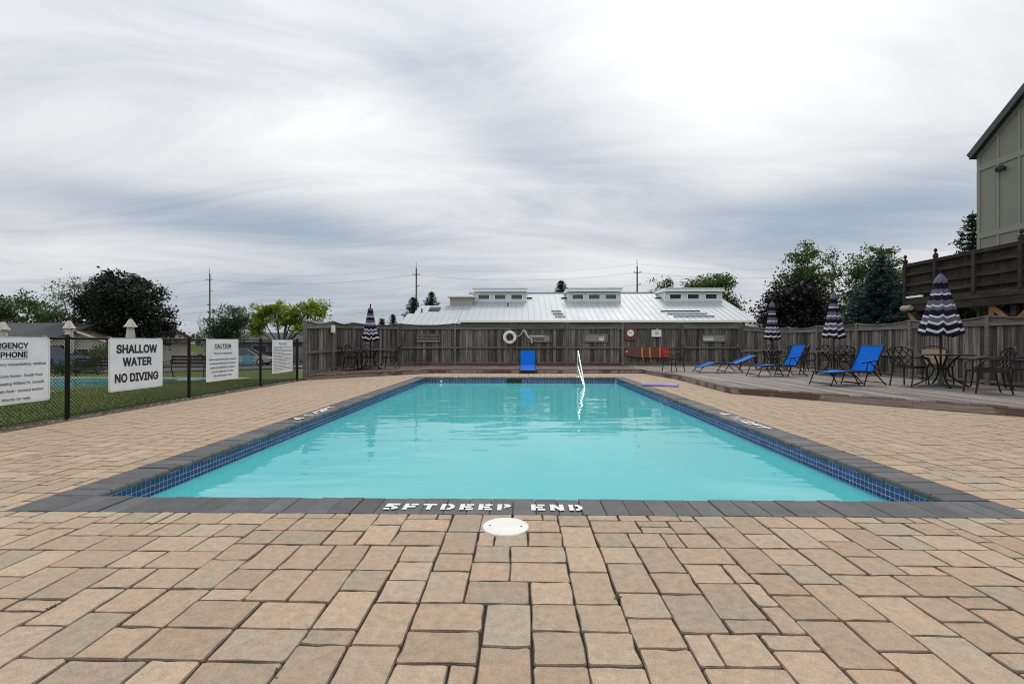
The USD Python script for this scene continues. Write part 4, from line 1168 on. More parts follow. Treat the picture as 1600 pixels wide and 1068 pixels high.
# ring buoy on its post and its line
FY = BY - .05
ring = thing('ring_buoy', 'white ring buoy hanging on a fence post', 'ring buoy', (-.53, FY - .08, 1.385))
put('ring', MB().tube([(.232 * math.cos(a), 0, .232 * math.sin(a)) for a in np.linspace(0, 2 * PI, 40, endpoint=False)], .072, 12, closed=True), white_plastic, ring, local=True, smooth=True)
for a in (.75, 2.3, 3.9, 5.5):
    u, w = math.cos(a), math.sin(a)
    put('rope_band', MB().tube([(.232 * u + .077 * math.cos(b) * u, .077 * math.sin(b), .232 * w + .077 * math.cos(b) * w) for b in np.linspace(0, 2 * PI, 12, endpoint=False)], .010, 6, closed=True), rail_wood if a == 5.5 else white_rope, ring, local=True, smooth=True)
put('hook', MB().tube([(0, .06, .36), (0, -.03, .37), (0, -.05, .30)], .008, 6), steel, ring, local=True)
rope = MB().tube(np.vstack([bez((-.28, FY - .10, 1.45), (-.05, FY - .06, 1.36), (.06, FY - .03, 1.72), 10), bez((.06, FY - .03, 1.72), (.18, FY - .03, 1.45), (.40, FY - .03, 1.34), 8)[1:]]), .014, 6)
solo('throw_rope', rope, white_rope, 'white rescue line looped between the ring buoy and its hook', 'rope', smooth=True)
hk = thing('rescue_pole', 'white shepherd hook and long pole resting against the fence by the ring buoy', 'rescue pole', (.6, FY - .06, 1.4))
put('hook', MB().tube(np.vstack([bez((.08, FY - .05, 1.74), (.22, FY - .05, 1.62), (.25, FY - .05, 1.48), 7), bez((.25, FY - .05, 1.48), (.30, FY - .05, 1.35), (.46, FY - .05, 1.30), 6)[1:], [(.46, FY - .05, 1.30), (.46, FY - .05, 1.12)]]), .024, 8), white_rope, hk, smooth=40)
put('pole', MB().tube([(.30, FY - .06, 1.425), (1.02, FY - .06, 1.425)], .022, 8), white_rope, hk, smooth=40)
# clock on a dark board, paper notice, rescue board, small box
ck = thing('clock', 'round white clock on a dark brown board on the fence', 'clock', (4.86, FY, 1.57))
put('board', MB().box((4.86, FY + .005, 1.56), (.52, .03, .58)), board_red, ck)
put('dial', MB().lathe([(0, 0), (.15, 0), (.165, .012), (.165, .03)], 28), white_plastic, ck, local=True) if False else put('dial', MB().tube([(4.86, FY - .012, 1.575), (4.86, FY - .035, 1.575)], .155, 28), white_plastic, ck)
put('rim', MB().tube([(4.86 + .16 * math.cos(a), FY - .028, 1.575 + .16 * math.sin(a)) for a in np.linspace(0, 2 * PI, 28, endpoint=False)], .013, 6, closed=True), rail_wood, ck, smooth=True)
for a, l in ((PI * .86, .10), (PI * .12, .07)):
    put('hand', MB().bar((4.86, FY - .0375, 1.575), (4.86 + l * math.cos(a), FY - .0375, 1.575 + l * math.sin(a)), .018, .003, up=(0, 1, 0)), rubber, ck)
nt = thing('notice', 'white paper notice pinned to the back fence between the clock and the corner', 'notice', (6.02, FY, 1.55))
put('sheet', MB().box((6.02, FY - .01, 1.565), (.43, .012, .30)), sign_white, nt)
for k in range(4):
    put('text_line', MB().box((6.03, FY - .0168, 1.625 - k * .038), (.16 - .03 * (k % 2), .001, .018)), sign_grey, nt)
put('clip', MB().box((6.06, FY - .012, 1.745), (.10, .03, .06)), strap_yellow, nt)
sb = thing('rescue_board', 'dark red spine board with yellow straps and red head blocks hung on the fence', 'spine board', (5.6, FY - .05, .72))
Y0 = FY - .06
out = [(4.64, .63), (4.66, .88), (5.25, .925), (6.45, .925), (6.52, .88), (6.52, .55), (6.45, .50), (5.35, .50), (4.70, .585)]
put('board', MB().prism(Polygon(out).buffer(.02), 0, .035, lambda v: np.stack([v[:, 0], Y0 + .035 - v[:, 2], v[:, 1]], 1)), board_red, sb)
put('handle_hole', MB().tube([(4.69, Y0 - .001, .755), (4.69, Y0 - .003, .755)], .035, 12), white_paint, sb)
for x0, x1, zb in ((5.36, 5.40, .20), (5.70, 5.74, .16), (6.16, 6.18, .42)):
    put('strap', MB().bar((x0, Y0 - .005, .94), ((x0 + x1) / 2, Y0 - .008, .50), .055, .008, up=(0, 1, 0)), strap_yellow, sb)
    put('strap_end', MB().tube(bez(((x0 + x1) / 2, Y0 - .012, .50), (x1 + .05, Y0 - .03, (.5 + zb) / 2), (x1 - .01, Y0 - .015, zb + .15)), .016, 6), strap_yellow, sb)
for z in (.60, .80):
    put('head_block', MB().prism(sbox(6.25, z - .07, 6.50, z + .07).buffer(.025), 0, .11, lambda v: np.stack([v[:, 0], Y0 - .005 - v[:, 2], v[:, 1]], 1)), red_vinyl, sb)
bx = thing('meter_box', 'small white box fixed high on the left-hand fence', 'box', (-6.68, 16.95, 1.5))
put('case', MB().box((-6.645, 16.93, 1.63), (.05, .28, .26)), white_paint, bx)
put('cover', MB().box((-6.615, 16.93, 1.64), (.012, .22, .18)), fascia_white, bx)
#PART5
# ------------------------------------------------------------------ clubhouse with the white standing-seam roof
EY, RY, SL = 31.8, 39.0, 0.356
rz_ = lambda y: 2.63 + SL * (y - 32.0)
club = thing('clubhouse', 'long low clubhouse with white metal roof and three clerestory dormers behind the fence', 'building', (5.5, 38, 0))
wall = put('wall', MB().box((5.35, 32.35, 1.27), (18.9, .16, 2.54)), wall_greige, club)
W0, W1 = 15.0, 14.84
mb = MB()
G = [(32.43, 0), (45.6, 0), (45.6, 2.55), (RY, rz_(RY) - .12), (32.43, rz_(32.43) - .14)]
mb.prism(Polygon(G), 14.66, 14.80, lambda v: np.stack([v[:, 2], v[:, 0], v[:, 1]], 1))
put('gable_wall', mb, wall_greige, club)
put('wall', MB().box((-7.3, 35, .95), (.15, 6.6, 1.9)), wall_greige, club)
put('wall', MB().box((-5.6, 31.75, 1.0), (3.2, .15, 2.0)), wall_greige, club)
roof = None
k = 0; x = -4.22
pw = .425


def roof_strip(x0, x1, ya0, ya1, yb, name='roof_panel'):
    """one pan of the roof from the eave up to yb with its seam on the left; the eave may run askew (ya0 to ya1)"""
    th = .035
    q = [(x0, ya0), (x1, ya1), (x1, yb), (x0, yb)]
    V = [(a, b, rz_(b)) for a, b in q] + [(a, b, rz_(b) - th) for a, b in q]
    mb = MB().add(V, [[0, 1, 2, 3], [7, 6, 5, 4], [0, 4, 5, 1], [1, 5, 6, 2], [2, 6, 7, 3], [3, 7, 4, 0]])
    a, b = np.array([x0 + .012, ya0, rz_(ya0) + .012]), np.array([x0 + .012, yb, rz_(yb) + .012])
    mb.bar(a, b, .022, .026)
    return mb


roof = put('roof', MB().bar((5.5, RY, rz_(RY) + .045), (5.5 + 1e-3, RY, rz_(RY) + .045), .3, .05) if False else MB().box((5.5, RY, rz_(RY) + .03), (19.5, .30, .06)), roof_metal, club)
RP = roof
while x < 15.2:
    put('roof_panel', roof_strip(x + .002, min(x + pw, 15.22) - .002, EY, EY, RY - .02), roof_metal, RP)
    x += pw
x = -7.9
while x < -4.25:
    x1 = min(x + pw, -4.24)
    yb = min(35.5, 31.1 + (x1 + .05 + 7.95) / .95 * 4.4)
    if yb > 31.4:
        put('roof_panel', roof_strip(x + .002, x1 - .002, 31.07, 31.07, yb), roof_metal, RP)
    x = x1
back = MB().add([[-4.2, RY, rz_(RY)], [15.2, RY, rz_(RY)], [15.2, 46.2, 2.55], [-4.2, 46.2, 2.55]], [[0, 3, 2, 1]])
put('back_roof', back, roof_metal, RP)
put('gutter', MB().box((5.5, EY - .06, 2.535), (19.45, .12, .13)), fascia_white, club)
put('gutter', MB().bar((-4.26, 31.05, 2.29), (-4.26, EY - .1, 2.52), .05, .12), fascia_white, club)
put('rake_trim', MB().bar((15.24, EY, rz_(EY) - .03), (15.24, RY, rz_(RY) - .03), .04, .16), fascia_white, club)
put('rake_trim', MB().bar((15.24, RY, rz_(RY) - .03), (15.24, 46.2, 2.52), .04, .16), fascia_white, club)
put('downspout', MB().tube([(14.75, EY - .06, 2.46), (14.72, EY + .1, 2.2), (14.62, 32.2, 2.0), (14.62, 32.2, .1)], .045, 8), fascia_white, club, smooth=40)
for nm, x0, x1 in (('d1', -3.56, 0.34), ('d2', 3.50, 7.38), ('d3', 10.72, 14.88)):
    fy, fz, tz = 36.34, rz_(36.34), 4.93
    d = put('dormer', MB().prism(Polygon([(fy, fz - .05), (RY + .6, rz_(RY) - .25), (RY + .6, tz + .1), (fy, tz)]), x0, x1, lambda v: np.stack([v[:, 2], v[:, 0], v[:, 1]], 1)), siding_white, club)
    put('dormer_roof', MB().add(*(lambda V: (V, [[0, 3, 2, 1], [4, 5, 6, 7], [0, 1, 5, 4], [1, 2, 6, 5], [2, 3, 7, 6], [3, 0, 4, 7]]))([[x0 - .1, fy - .28, tz + .02], [x1 + .1, fy - .28, tz + .02], [x1 + .1, RY + .9, tz + .13], [x0 - .1, RY + .9, tz + .13], [x0 - .1, fy - .28, tz + .27], [x1 + .1, fy - .28, tz + .27], [x1 + .1, RY + .9, tz + .30], [x0 - .1, RY + .9, tz + .30]])), fascia_white, d)
    put('drip_edge', MB().box(((x0 + x1) / 2, fy - .29, tz + .245), (x1 - x0 + .24, .03, .07)), roof_metal, d)
    put('base_flashing', MB().box(((x0 + x1) / 2, fy - .03, fz + .02), (x1 - x0 + .1, .06, .08)), roof_metal, d)
    for q in range(3):
        xc_ = x0 + (x1 - x0) * (q + .5) / 3 + (q - 1) * -.06
        w = .80; zc = fz + .40
        win = put('dormer_window', MB().box((xc_, fy - .008, zc), (w, .012, .32)), dark_pane, d) if False else None
        put('pane', MB().box((xc_, fy - .006, zc), (w, .012, .32)), dark_pane, d)
        for sx in (-1, 1):
            put('window_frame', MB().box((xc_ + sx * (w / 2 + .035), fy - .013, zc), (.07, .026, .46)), fascia_white, d)
        for sz in (-1, 1):
            put('window_frame', MB().box((xc_, fy - .013, zc + sz * .195), (w, .026, .07)), fascia_white, d)
    for sx in (x0 - .012, x1 + .012):
        put('corner_trim', MB().box((sx, fy - .01, (fz + tz) / 2), (.06, .06, tz - fz - .02)), fascia_white, d)
    put('vent_flap', MB().box((x1 + .25 if nm == 'd1' else x0 - .22, 37.4, rz_(37.4) + .05), (.42, .25, .05)), shingle_grey, club)
st = put('side_tower', MB().box((-4.42, 36.3, 4.12), (1.68, 1.8, .70)), wall_greige, club)
put('tower_roof', MB().box((-4.45, 36.25, 4.53), (1.95, 2.1, .11)), fascia_white, st)
put('skylight', MB().bar((-6.2, 34.05, rz_(34.05) + .06), (-6.2, 34.75, rz_(34.75) + .06), .75, .10, up=(0, -SL, 1)), shingle_grey, club)
for x, y in ((-7.0, 33.8), (-1.0, 35.3), (-3.75, 37.6)):
    put('vent_pipe', MB().tube([(x, y, rz_(y) - .05), (x, y, rz_(y) + .26)], .05, 8), roof_dark, club)
for x0, x1 in ((2.25, 2.95), (10.2, 12.9)):
    for q, y in enumerate((32.6, 33.2, 33.8)):
        sh = -.09 * q * (1 if x0 < 5 else 3)
        put('snow_guard', MB().box(((x0 + x1) / 2 + sh, y, rz_(y) + .07), (x1 - x0, .06, .07)), shingle_grey, club)
an = put('porch_roof', MB().add([[15.3, 33.6, 2.18], [17.2, 33.6, 2.18], [15.3, 36.5, 3.0], [17.2, 36.5, 3.0], [15.3, 33.6, 2.30], [17.2, 33.6, 2.30], [15.3, 36.5, 3.1], [17.2, 36.5, 3.1]], [[0, 2, 3, 1], [4, 5, 7, 6], [0, 1, 5, 4], [2, 6, 7, 3], [0, 4, 6, 2], [1, 3, 7, 5]]), roof_metal, club)
for x in (15.45, 16.7):
    put('porch_post', MB().box((x, 33.8, 1.06), (.12, .12, 2.2)), fascia_white, club)

# ------------------------------------------------------------------ sage building with its high timber deck, on the right
BX = 14.0
sage = thing('sage_building', 'tall sage green panelled building with dark gable roof above the right-hand fence', 'building', (BX, 11, 0))
ez, sl, yc_, yr = 6.98, 0.75, 15.13, 9.9
Wp = Polygon([(yc_, 0), (yc_, ez), (yr, ez + sl * (yc_ - yr)), (4.4, ez), (4.4, 0)])
Tx = lambda x: (lambda v: np.stack([x + v[:, 2], v[:, 0], v[:, 1]], 1))
put('wall', MB().prism(Wp, 0, .2, Tx(BX)), wall_sage, sage)
put('wall', MB().box((BX + 5, yc_ - .1, ez / 2), (9.6, .2, ez)), wall_sage, sage)
top = lambda y: ez + sl * min(yc_ - y, y - 4.4)
for z, h in ((4.40, .16), (6.46, .17)):
    put('band', MB().box((BX - .012, (yc_ + 4.4) / 2, z), (.026, yc_ - 4.4, h)), trim_sage, sage)
ys__ = [15.09] + [14.48 - .605 * k for k in range(16)]
for y in ys__:
    w = .10 if y > 14.8 else .06
    for za, zb in ((0.1, 4.318), (4.482, 6.373), (6.547, top(y) - .12)):
        if zb > za:
            put('batten', MB().box((BX - .011, y, (za + zb) / 2), (.022, w, zb - za)), trim_sage, sage)
put('frieze', MB().bar((BX - .012, yc_ - .05, ez - .1), (BX - .012, yr, ez + sl * (yc_ - yr) - .1), .026, .14), trim_sage, sage)
mb = MB()
n = np.array([sl, 1]) / math.hypot(sl, 1)
for y0, z0, y1, z1 in ((yc_ + .10, ez - .20, yr, ez + sl * (yc_ - yr)), (4.24, ez - .20, yr, ez + sl * (yc_ - yr))):
    mb2 = MB().add([[BX - .17, y0, z0 + .02], [BX - .17, y1, z1 + .02], [BX - .17, y1, z1 + .20], [BX - .17, y0, z0 + .20], [BX + 10, y0, z0 + .02], [BX + 10, y1, z1 + .02], [BX + 10, y1, z1 + .20], [BX + 10, y0, z0 + .20]],
                   [[0, 1, 2, 3], [7, 6, 5, 4], [0, 4, 5, 1], [3, 2, 6, 7], [0, 3, 7, 4], [1, 5, 6, 2]])
    rf = put('roof', mb2, roof_dark, sage)
    put('rake_board', MB().bar((BX - .185, y0, z0 + .10), (BX - .185, y1, z1 + .10), .028, .19), shingle_grey, rf)
wl = thing('wall_lamp', 'dark bullet-shaped lamp fixed to the sage wall', 'lamp', (BX - .02, 14.30, 6.2))
put('plate', MB().tube([(BX - .001, 14.30, 6.2), (BX - .03, 14.30, 6.2)], .06, 12), roof_dark, wl)
put('shade', MB().tube([(BX - .03, 14.30, 6.21), (BX - .06, 14.30, 6.22), (BX - .16, 14.30, 6.17), (BX - .20, 14.30, 6.14)], [.05, .075, .095, .08], 14), roof_dark, wl, smooth=40)

hd = thing('raised_deck', 'high dark timber deck with board railing and braced posts above the fence', 'deck', (12, 11, 2.3))
DX, D0, D1, FZ = 12.0, 15.37, 5.5, 2.55
for z0, z1, xo in ((2.10, 2.30, 0), (2.31, 2.50, -.02)):
    put('rim_board', MB().box((DX + xo - .02, (D0 + D1) / 2, (z0 + z1) / 2), (.045, D0 - D1 + .04, z1 - z0)), dark_wood, hd)
    put('rim_board', MB().box(((DX + BX) / 2 - .02, D0 + xo * -1, (z0 + z1) / 2), (BX - DX - .06, .045, z1 - z0)), dark_wood, hd)
put('floor', MB().box(((DX + BX) / 2, (D0 + D1) / 2, FZ - .02), (BX - DX - .04, D0 - D1 - .05, .04)), dark_wood, hd)
for y in np.arange(D1 + .3, D0 - .2, .45):
    put('joist', MB().box(((DX + BX) / 2, y, 2.4), (BX - DX - .1, .045, .20)), dark_wood, hd)
rp = [15.30, 14.20, 13.0, 11.8, 10.6, 9.4, 8.2]
fin = [(0, .30), (.018, .295), (.04, .26), (.045, .235), (.035, .20), (.02, .185), (.018, .16), (.055, .145), (.06, .13), (.045, .11), (.07, .095), (.07, .06), (.055, .05), (.055, 0)]
for k, y in enumerate(rp):
    put('rail_post', MB().box((DX - .055, y, 3.02), (.10, .10, 1.10)), dark_wood, hd)
    if k in (0, 1, 3, 5):
        put('finial', MB().lathe([(r, z) for r, z in fin][::-1], 14, (DX - .055, y, 3.57)), dark_wood, hd, smooth=40)
for ya, yb in zip(rp[1:], rp[:-1]):
    for z, h, t in ((3.53, .10, .07), (3.25, .09, .04), (2.93, .09, .04), (2.66, .10, .04)):
        put('rail', MB().box((DX - .055, (ya + yb) / 2, z), (t, yb - ya - .102, h)), dark_wood, hd)
y = 15.25
while y > D1 + .1:
    put('railing_board', MB().box((DX + .005 + RNG.uniform(0, .004), y, 3.02), (.018, .142, .95)), dark_wood, hd)
    y -= .147
put('white_flashing', MB().box((DX - .06, 14.95, 2.545), (.05, .62, .06)), white_paint, hd)
for y, m in ((14.95, dark_wood), (12.68, cedar), (12.12, dark_wood), (9.8, dark_wood)):
    put('support_post', MB().box((DX + .14, y, 1.05), (.14, .14, 2.1)), m, hd)
for ya, yb in ((12.12, 12.66), (12.12, 11.54), (14.95, 15.31), (9.8, 10.4)):
    put('knee_brace', MB().bar((DX + .06, ya, 1.62), (DX + .06, yb, 2.10), .05, .12), cedar, hd)
put('cross_brace', MB().bar((DX + .5, 14.5, .8), (DX + .5, 12.6, 2.1), .05, .14), dark_wood, hd)
fl_ = thing('flood_lamp', 'grey cylindrical flood lamp fixed under the corner of the raised deck', 'lamp', (DX - .07, 15.25, 2.2))
put('bracket', MB().box((DX - .06, 15.25, 2.19), (.08, .05, .10)), roof_dark, fl_)
put('housing', MB().tube([(DX - .16, 15.30, 2.20), (DX - .16, 15.28, 2.20), (DX - .16, 14.98, 2.21), (DX - .16, 14.94, 2.21)], [.06, .085, .085, .07], 14), wall_greige, fl_, smooth=40)


# ------------------------------------------------------------------ houses beyond the lawn on the left
def house(name_label, x0, x1, y0, y1, eave, ridge, along, wm, rm, wins=(), gz=None, cat='house'):
    gz = float(land(np.array(x0 * .5 + x1 * .5), np.array(y0))) - .1 if gz is None else gz
    h = thing('bungalow', name_label, cat, ((x0 + x1) / 2, y0, gz))
    if along == 'x':
        ym = (y0 + y1) / 2
        P = Polygon([(y0, gz), (y0, eave), (ym, ridge), (y1, eave), (y1, gz)])
        put('wall', MB().prism(P.buffer(-.01), x0, x1, lambda v: np.stack([v[:, 2], v[:, 0], v[:, 1]], 1)), wm, h)
        s = (ridge - eave) / (ym - y0)
        for ya, yb in ((y0 - .4, ym), (y1 + .4, ym)):
            za, zb = eave - .4 * s, ridge
            V = [[x0 - .3, ya, za], [x1 + .3, ya, za], [x1 + .3, yb, zb], [x0 - .3, yb, zb]]; V = np.array(V + [[a, b, c + .14] for a, b, c in V])
            rf = put('roof', MB().add(V, [[0, 1, 2, 3], [7, 6, 5, 4], [0, 4, 5, 1], [1, 5, 6, 2], [2, 6, 7, 3], [3, 7, 4, 0]]), rm, h)
        put('fascia', MB().box(((x0 + x1) / 2, y0 - .42, eave - .4 * s + .06), (x1 - x0 + .64, .04, .16)), fascia_white, h)
    else:
        xm = (x0 + x1) / 2
        P = Polygon([(x0, gz), (x0, eave), (xm, ridge), (x1, eave), (x1, gz)])
        put('wall', MB().prism(P.buffer(-.01), y0, y1, lambda v: np.stack([v[:, 0], v[:, 2], v[:, 1]], 1)), wm, h)
        s = (ridge - eave) / (xm - x0)
        for xa, xb in ((x0 - .4, xm), (x1 + .4, xm)):
            za, zb = eave - .4 * s, ridge
            V = [[xa, y0 - .35, za], [xb, y0 - .35, zb], [xb, y1 + .3, zb], [xa, y1 + .3, za]]; V = np.array(V + [[a, b, c + .14] for a, b, c in V])
            put('roof', MB().add(V, [[0, 1, 2, 3], [7, 6, 5, 4], [0, 4, 5, 1], [1, 5, 6, 2], [2, 6, 7, 3], [3, 7, 4, 0]]), rm, h)
            put('rake_trim', MB().bar((xa, y0 - .37, za + .06), (xb, y0 - .37, zb + .06), .04, .16), wm, h)
    for (wx, wz, ww, wh) in wins:
        p = put('window', MB().box((wx, y0 - .02, wz), (ww + .14, .05, wh + .14)), fascia_white, h)
        put('pane', MB().box((wx, y0 - .05, wz), (ww, .02, wh)), dark_pane, p)
    return h


house('bungalow with dark grey roof at the left edge behind the white sign', -52, -37.4, 38, 46, 1.50, 2.75, 'x', wall_cream, shingle_grey, [(-41, .5, 1.4, .9), (-39, .5, .8, .9)])
house('bungalow with brown roof behind the cream gable', -47, -38.2, 47.5, 55, 1.65, 2.85, 'x', wall_cream, shingle_brown)
house('cream gabled bungalow between the sparse tree and the dark maple', -40.4, -35.0, 40, 50, 1.30, 2.20, 'y', wall_cream, shingle_brown, [(-37.0, .2, 1.1, .8)])
house('long low grey bungalow with dark roof behind the parked cars', -36.5, -21.5, 56, 64, 1.35, 2.25, 'x', wall_grey, shingle_grey, [(-30.6, .3, 1.6, 1.0), (-27.6, .3, 1.6, 1.0), (-24.6, .3, 1.2, 1.0)])
#PART6
# ------------------------------------------------------------------ trees
def leaves(mb, cen, n, size, rg, spread, up=.35, aspect=.6):
    """n leaf-sized rhombs strewn about each centre (k x 3)"""
    cen = np.repeat(cen, n, 0); k = len(cen)
    p = cen + np.clip(rg.normal(0, 1, (k, 3)), -1.7, 1.7) * np.repeat(np.broadcast_to(spread, (k // n, 3)), n, 0)
    d = rg.normal(0, 1, (k, 3)); d /= np.linalg.norm(d, axis=1, keepdims=True)
    nrm = rg.normal(0, 1, (k, 3)) + [0, 0, up * 2]; nrm /= np.linalg.norm(nrm, axis=1, keepdims=True)
    d = d - nrm * (d * nrm).sum(1, keepdims=True); d /= np.linalg.norm(d, axis=1, keepdims=True)
    s = np.cross(nrm, d); L = (size * rg.uniform(.6, 1.3, k))[:, None]
    V = np.stack([p - d * L * .5, p + s * L * aspect * .5 - d * L * .05, p + d * L * .5, p - s * L * aspect * .5 - d * L * .05], 1).reshape(-1, 3)
    o = np.arange(k)[:, None] * 4
    mb.add(V, np.vstack([o + [0, 1, 2], o + [0, 2, 3]]))


def tree(name, label, base, blobs, mat, n_clump=90, per=45, size=.2, clump=.45, trunk=.16, seed=1, stems=1, lean=(0, 0), bark_m=None, fill=.55, twigs=True, group=None, split=.3):
    """blobs: (dx, dy, z, rx, ry, rz) lobes of the crown relative to the foot; uneven clumps on and inside them"""
    rg = np.random.default_rng(seed); base = np.array(base, float)
    t = thing(name, label, 'tree', base, 0, group)
    tr = MB(); cr = MB(); bm = bark_m or bark
    B = np.array(blobs, float); vol = (B[:, 3] * B[:, 4] * B[:, 5]) ** (2 / 3); vol /= vol.sum()
    zlow = (B[:, 2] - B[:, 5]).min(); zmid = B[:, 2].mean()
    for s in range(stems):
        o = np.array([(s - (stems - 1) / 2) * trunk * 2.2, 0, 0])
        tr.tube([o + [0, 0, -.3], o + [0, 0, .3], o * 1.5 + [lean[0] * .4, lean[1] * .4, zmid * split * 1.2], o * 3 + [lean[0], lean[1], zmid * .95]], [trunk * 1.35, trunk, trunk * .8, trunk * .4], 8)
    for i, b in enumerate(B):
        k = max(5, int(n_clump * vol[i]))
        c = b[:3]
        root = np.array([lean[0] * .5, lean[1] * .5, max(zmid * split, .4)])
        mid = (root + c) / 2 + rg.normal(0, .12, 3) * b[3:] * .6
        tr.tube(bez(root, mid, c + [0, 0, b[5] * .35], 6), np.linspace(trunk * .62, trunk * .14, 6), 6)
        d = rg.normal(0, 1, (k, 3)); d /= np.linalg.norm(d, axis=1, keepdims=True)
        rad = (rg.uniform(0, 1, (k, 1)) ** fill) * rg.uniform(.78, 1.04, (k, 1))
        cc = c + d * rad * b[3:]
        cc[:, 2] = np.maximum(cc[:, 2], .25)
        if twigs:
            for q in cc[:: 2]:
                st = c + (q - c) * .15
                tr.tube([st, (st + q) / 2 + rg.normal(0, .08, 3), q], [trunk * .16, trunk * .1, trunk * .05], 4, cap=False)
        leaves(cr, cc, per, size, rg, clump * rg.uniform(.55, 1.25, (k, 1)) * np.array([[1, 1, .62]]))
    put('trunk', tr, bm, t, local=True, smooth=40)
    put('crown', cr, mat, t, local=True)
    return t


def conifer(name, label, base, h, r, mat, seed=1, whorls=24, start=.04, droop=.25, dens=1.0, size=.30, group=None, ragged=.25):
    rg = np.random.default_rng(seed); t = thing(name, label, 'tree', base, 0, group)
    tr = MB().tube([(0, 0, -.3), (0, 0, h * .5), (0, 0, h)], [.04 * r + .08, .06, .012], 7); cr = MB()
    for w in range(whorls):
        u = start + (1 - start) * (w / whorls) ** .95
        z = h * u; R = r * (1 - u) ** .85 * rg.uniform(1 - ragged, 1.1) + .08
        nb = max(5, int(13 * (1 - u) + 5)); a0 = rg.uniform(0, 6)
        for k in range(nb):
            a = a0 + 2 * PI * k / nb + rg.normal(0, .12); Rk = R * rg.uniform(.72, 1.1)
            D = np.array([math.cos(a), math.sin(a), 0])
            m = max(2, int(Rk / .24 * dens)); s = np.linspace(.18, 1, m)
            P = D * (s * Rk)[:, None] + np.c_[np.zeros(m), np.zeros(m), z - droop * Rk * s + .16 * Rk * s ** 3]
            tr.tube([(0, 0, z), P[m // 2], P[-1]], [.022, .014, .006], 4, cap=False)
            leaves(cr, P, int(9 * dens) + 1, size, rg, np.array([[.10, .10, .05]]) * (1 + .25 * Rk), up=.9, aspect=.28)
    leaves(cr, np.array([[0, 0, h - .15], [0, 0, h - .35]]), 10, size * .8, rg, np.array([[.05, .05, .16]]), up=0, aspect=.25)
    put('trunk', tr, bark, t, local=True, smooth=40)
    put('crown', cr, mat, t, local=True)
    return t


gz = lambda x, y: float(land(np.array(float(x)), np.array(float(y))))
# right side
tree('purple_maple', 'rounded dark purple maple beyond the right fence, left of the green trees', (18.9, 34, -.4), [(0, 0, 3.2, 2.5, 2.3, 2.3), (-1.3, -.3, 2.2, 1.8, 1.8, 1.6), (1.3, .2, 2.6, 1.8, 1.8, 1.8), (.1, 0, 4.9, 1.7, 1.6, 1.2), (-.9, 0, 4.1, 1.4, 1.4, 1.2), (1.0, 0, 4.3, 1.3, 1.3, 1.1), (0, -.6, 1.5, 2.6, 1.9, 1.2)], leaf_maple, 420, 46, .21, .30, .17, 3, fill=.34)
tree('poplar', 'tall open light green tree right behind the purple maple', (24.0, 42, -.6), [(0.0, 0.0, 7.73, 1.85, 1.43, 2.2), (-1.43, 0.0, 6.48, 1.72, 1.32, 1.76), (1.31, 0.22, 6.9, 1.48, 1.32, 2.09), (0.24, 0.0, 4.6, 2.59, 1.76, 2.2), (2.02, 0.0, 4.6, 1.72, 1.32, 1.76), (0.71, 0.0, 9.4, 0.86, 0.66, 1.32), (-0.48, 0.0, 8.99, 0.62, 0.55, 0.99)], leaf_green, 260, 40, .22, .32, .15, 5, fill=.55)
tree('poplar', 'thin tall tree with gaps between the maple and the blue spruce', (27.2, 43, -.6), [(0.0, 0.0, 7.52, 1.6, 1.32, 2.09), (-0.95, 0.0, 5.64, 1.48, 1.32, 1.76), (0.71, 0.0, 4.6, 1.6, 1.32, 2.09), (0.36, 0.0, 2.72, 1.97, 1.54, 1.65), (0.12, 0.0, 9.3, 0.74, 0.55, 0.99)], leaf_green, 130, 34, .20, .32, .13, 6, fill=.65)
tree('poplar', 'tall green tree directly behind the blue spruce', (30.4, 42, -.6), [(0.0, 0.0, 7.52, 2.22, 1.65, 2.09), (-1.54, 0.0, 8.15, 1.23, 0.99, 1.54), (1.78, 0.0, 7.11, 1.85, 1.43, 1.76), (0.36, 0.0, 9.3, 1.11, 0.88, 1.1), (0.0, 0.0, 4.81, 2.96, 1.98, 2.42), (2.97, 0.0, 5.22, 1.72, 1.32, 2.09), (-1.9, 0.0, 5.75, 1.6, 1.32, 1.87)], leaf_green, 320, 40, .22, .34, .16, 7, fill=.48)
conifer('blue_spruce', 'dense conical blue spruce beyond the right fence beside the raised deck', (20.5, 28, -.9), 7.1, 4.0, needle_blue, 9, 30, .03, .20, 1.5, .24, ragged=.2)
conifer('spruce', 'dark spruce top showing between the raised deck and the sage building', (27.9, 30.5, -.4), 9.6, 3.0, needle_green, 12, 30, .1, .02, 1.3, .30, ragged=.4)
conifer('spruce', 'dark spruce tip half hidden behind the corner of the sage building', (30.3, 31.5, -.4), 11.3, 3.3, needle_green, 13, 30, .1, .02, 1.2, .30, ragged=.4)
# behind the clubhouse
conifer('pine', 'dark pine top peeping over the ridge left of the middle dormer', (4.5, 55, -1), 9.2, 3.4, needle_green, 14, 34, .2, -.12, 1.2, .34, ragged=.35)
tree('ash_tree', 'small thin tree top left of the right-hand dormer', (14.6, 50, -1), [(0, 0, 8.0, 1.2, 1.1, 1.2), (-.6, 0, 6.8, 1.1, 1, 1.1), (.4, 0, 5.6, 1.3, 1.2, 1.3)], leaf_mid, 60, 30, .2, .32, .12, 15, fill=.7)
tree('maple_tree', 'full green tree rising behind the right-hand dormer', (21.2, 55, -1), [(0, 0, 8.6, 2.0, 2, 1.6), (-1.7, 0, 7.9, 1.5, 1.5, 1.4), (1.4, 0, 8.9, 1.3, 1.3, 1.4), (2.2, 0, 6.2, 1.4, 1.4, 1.9), (.2, 0, 6.4, 2.4, 2.0, 1.9)], leaf_green, 230, 44, .26, .42, .2, 16, fill=.5)
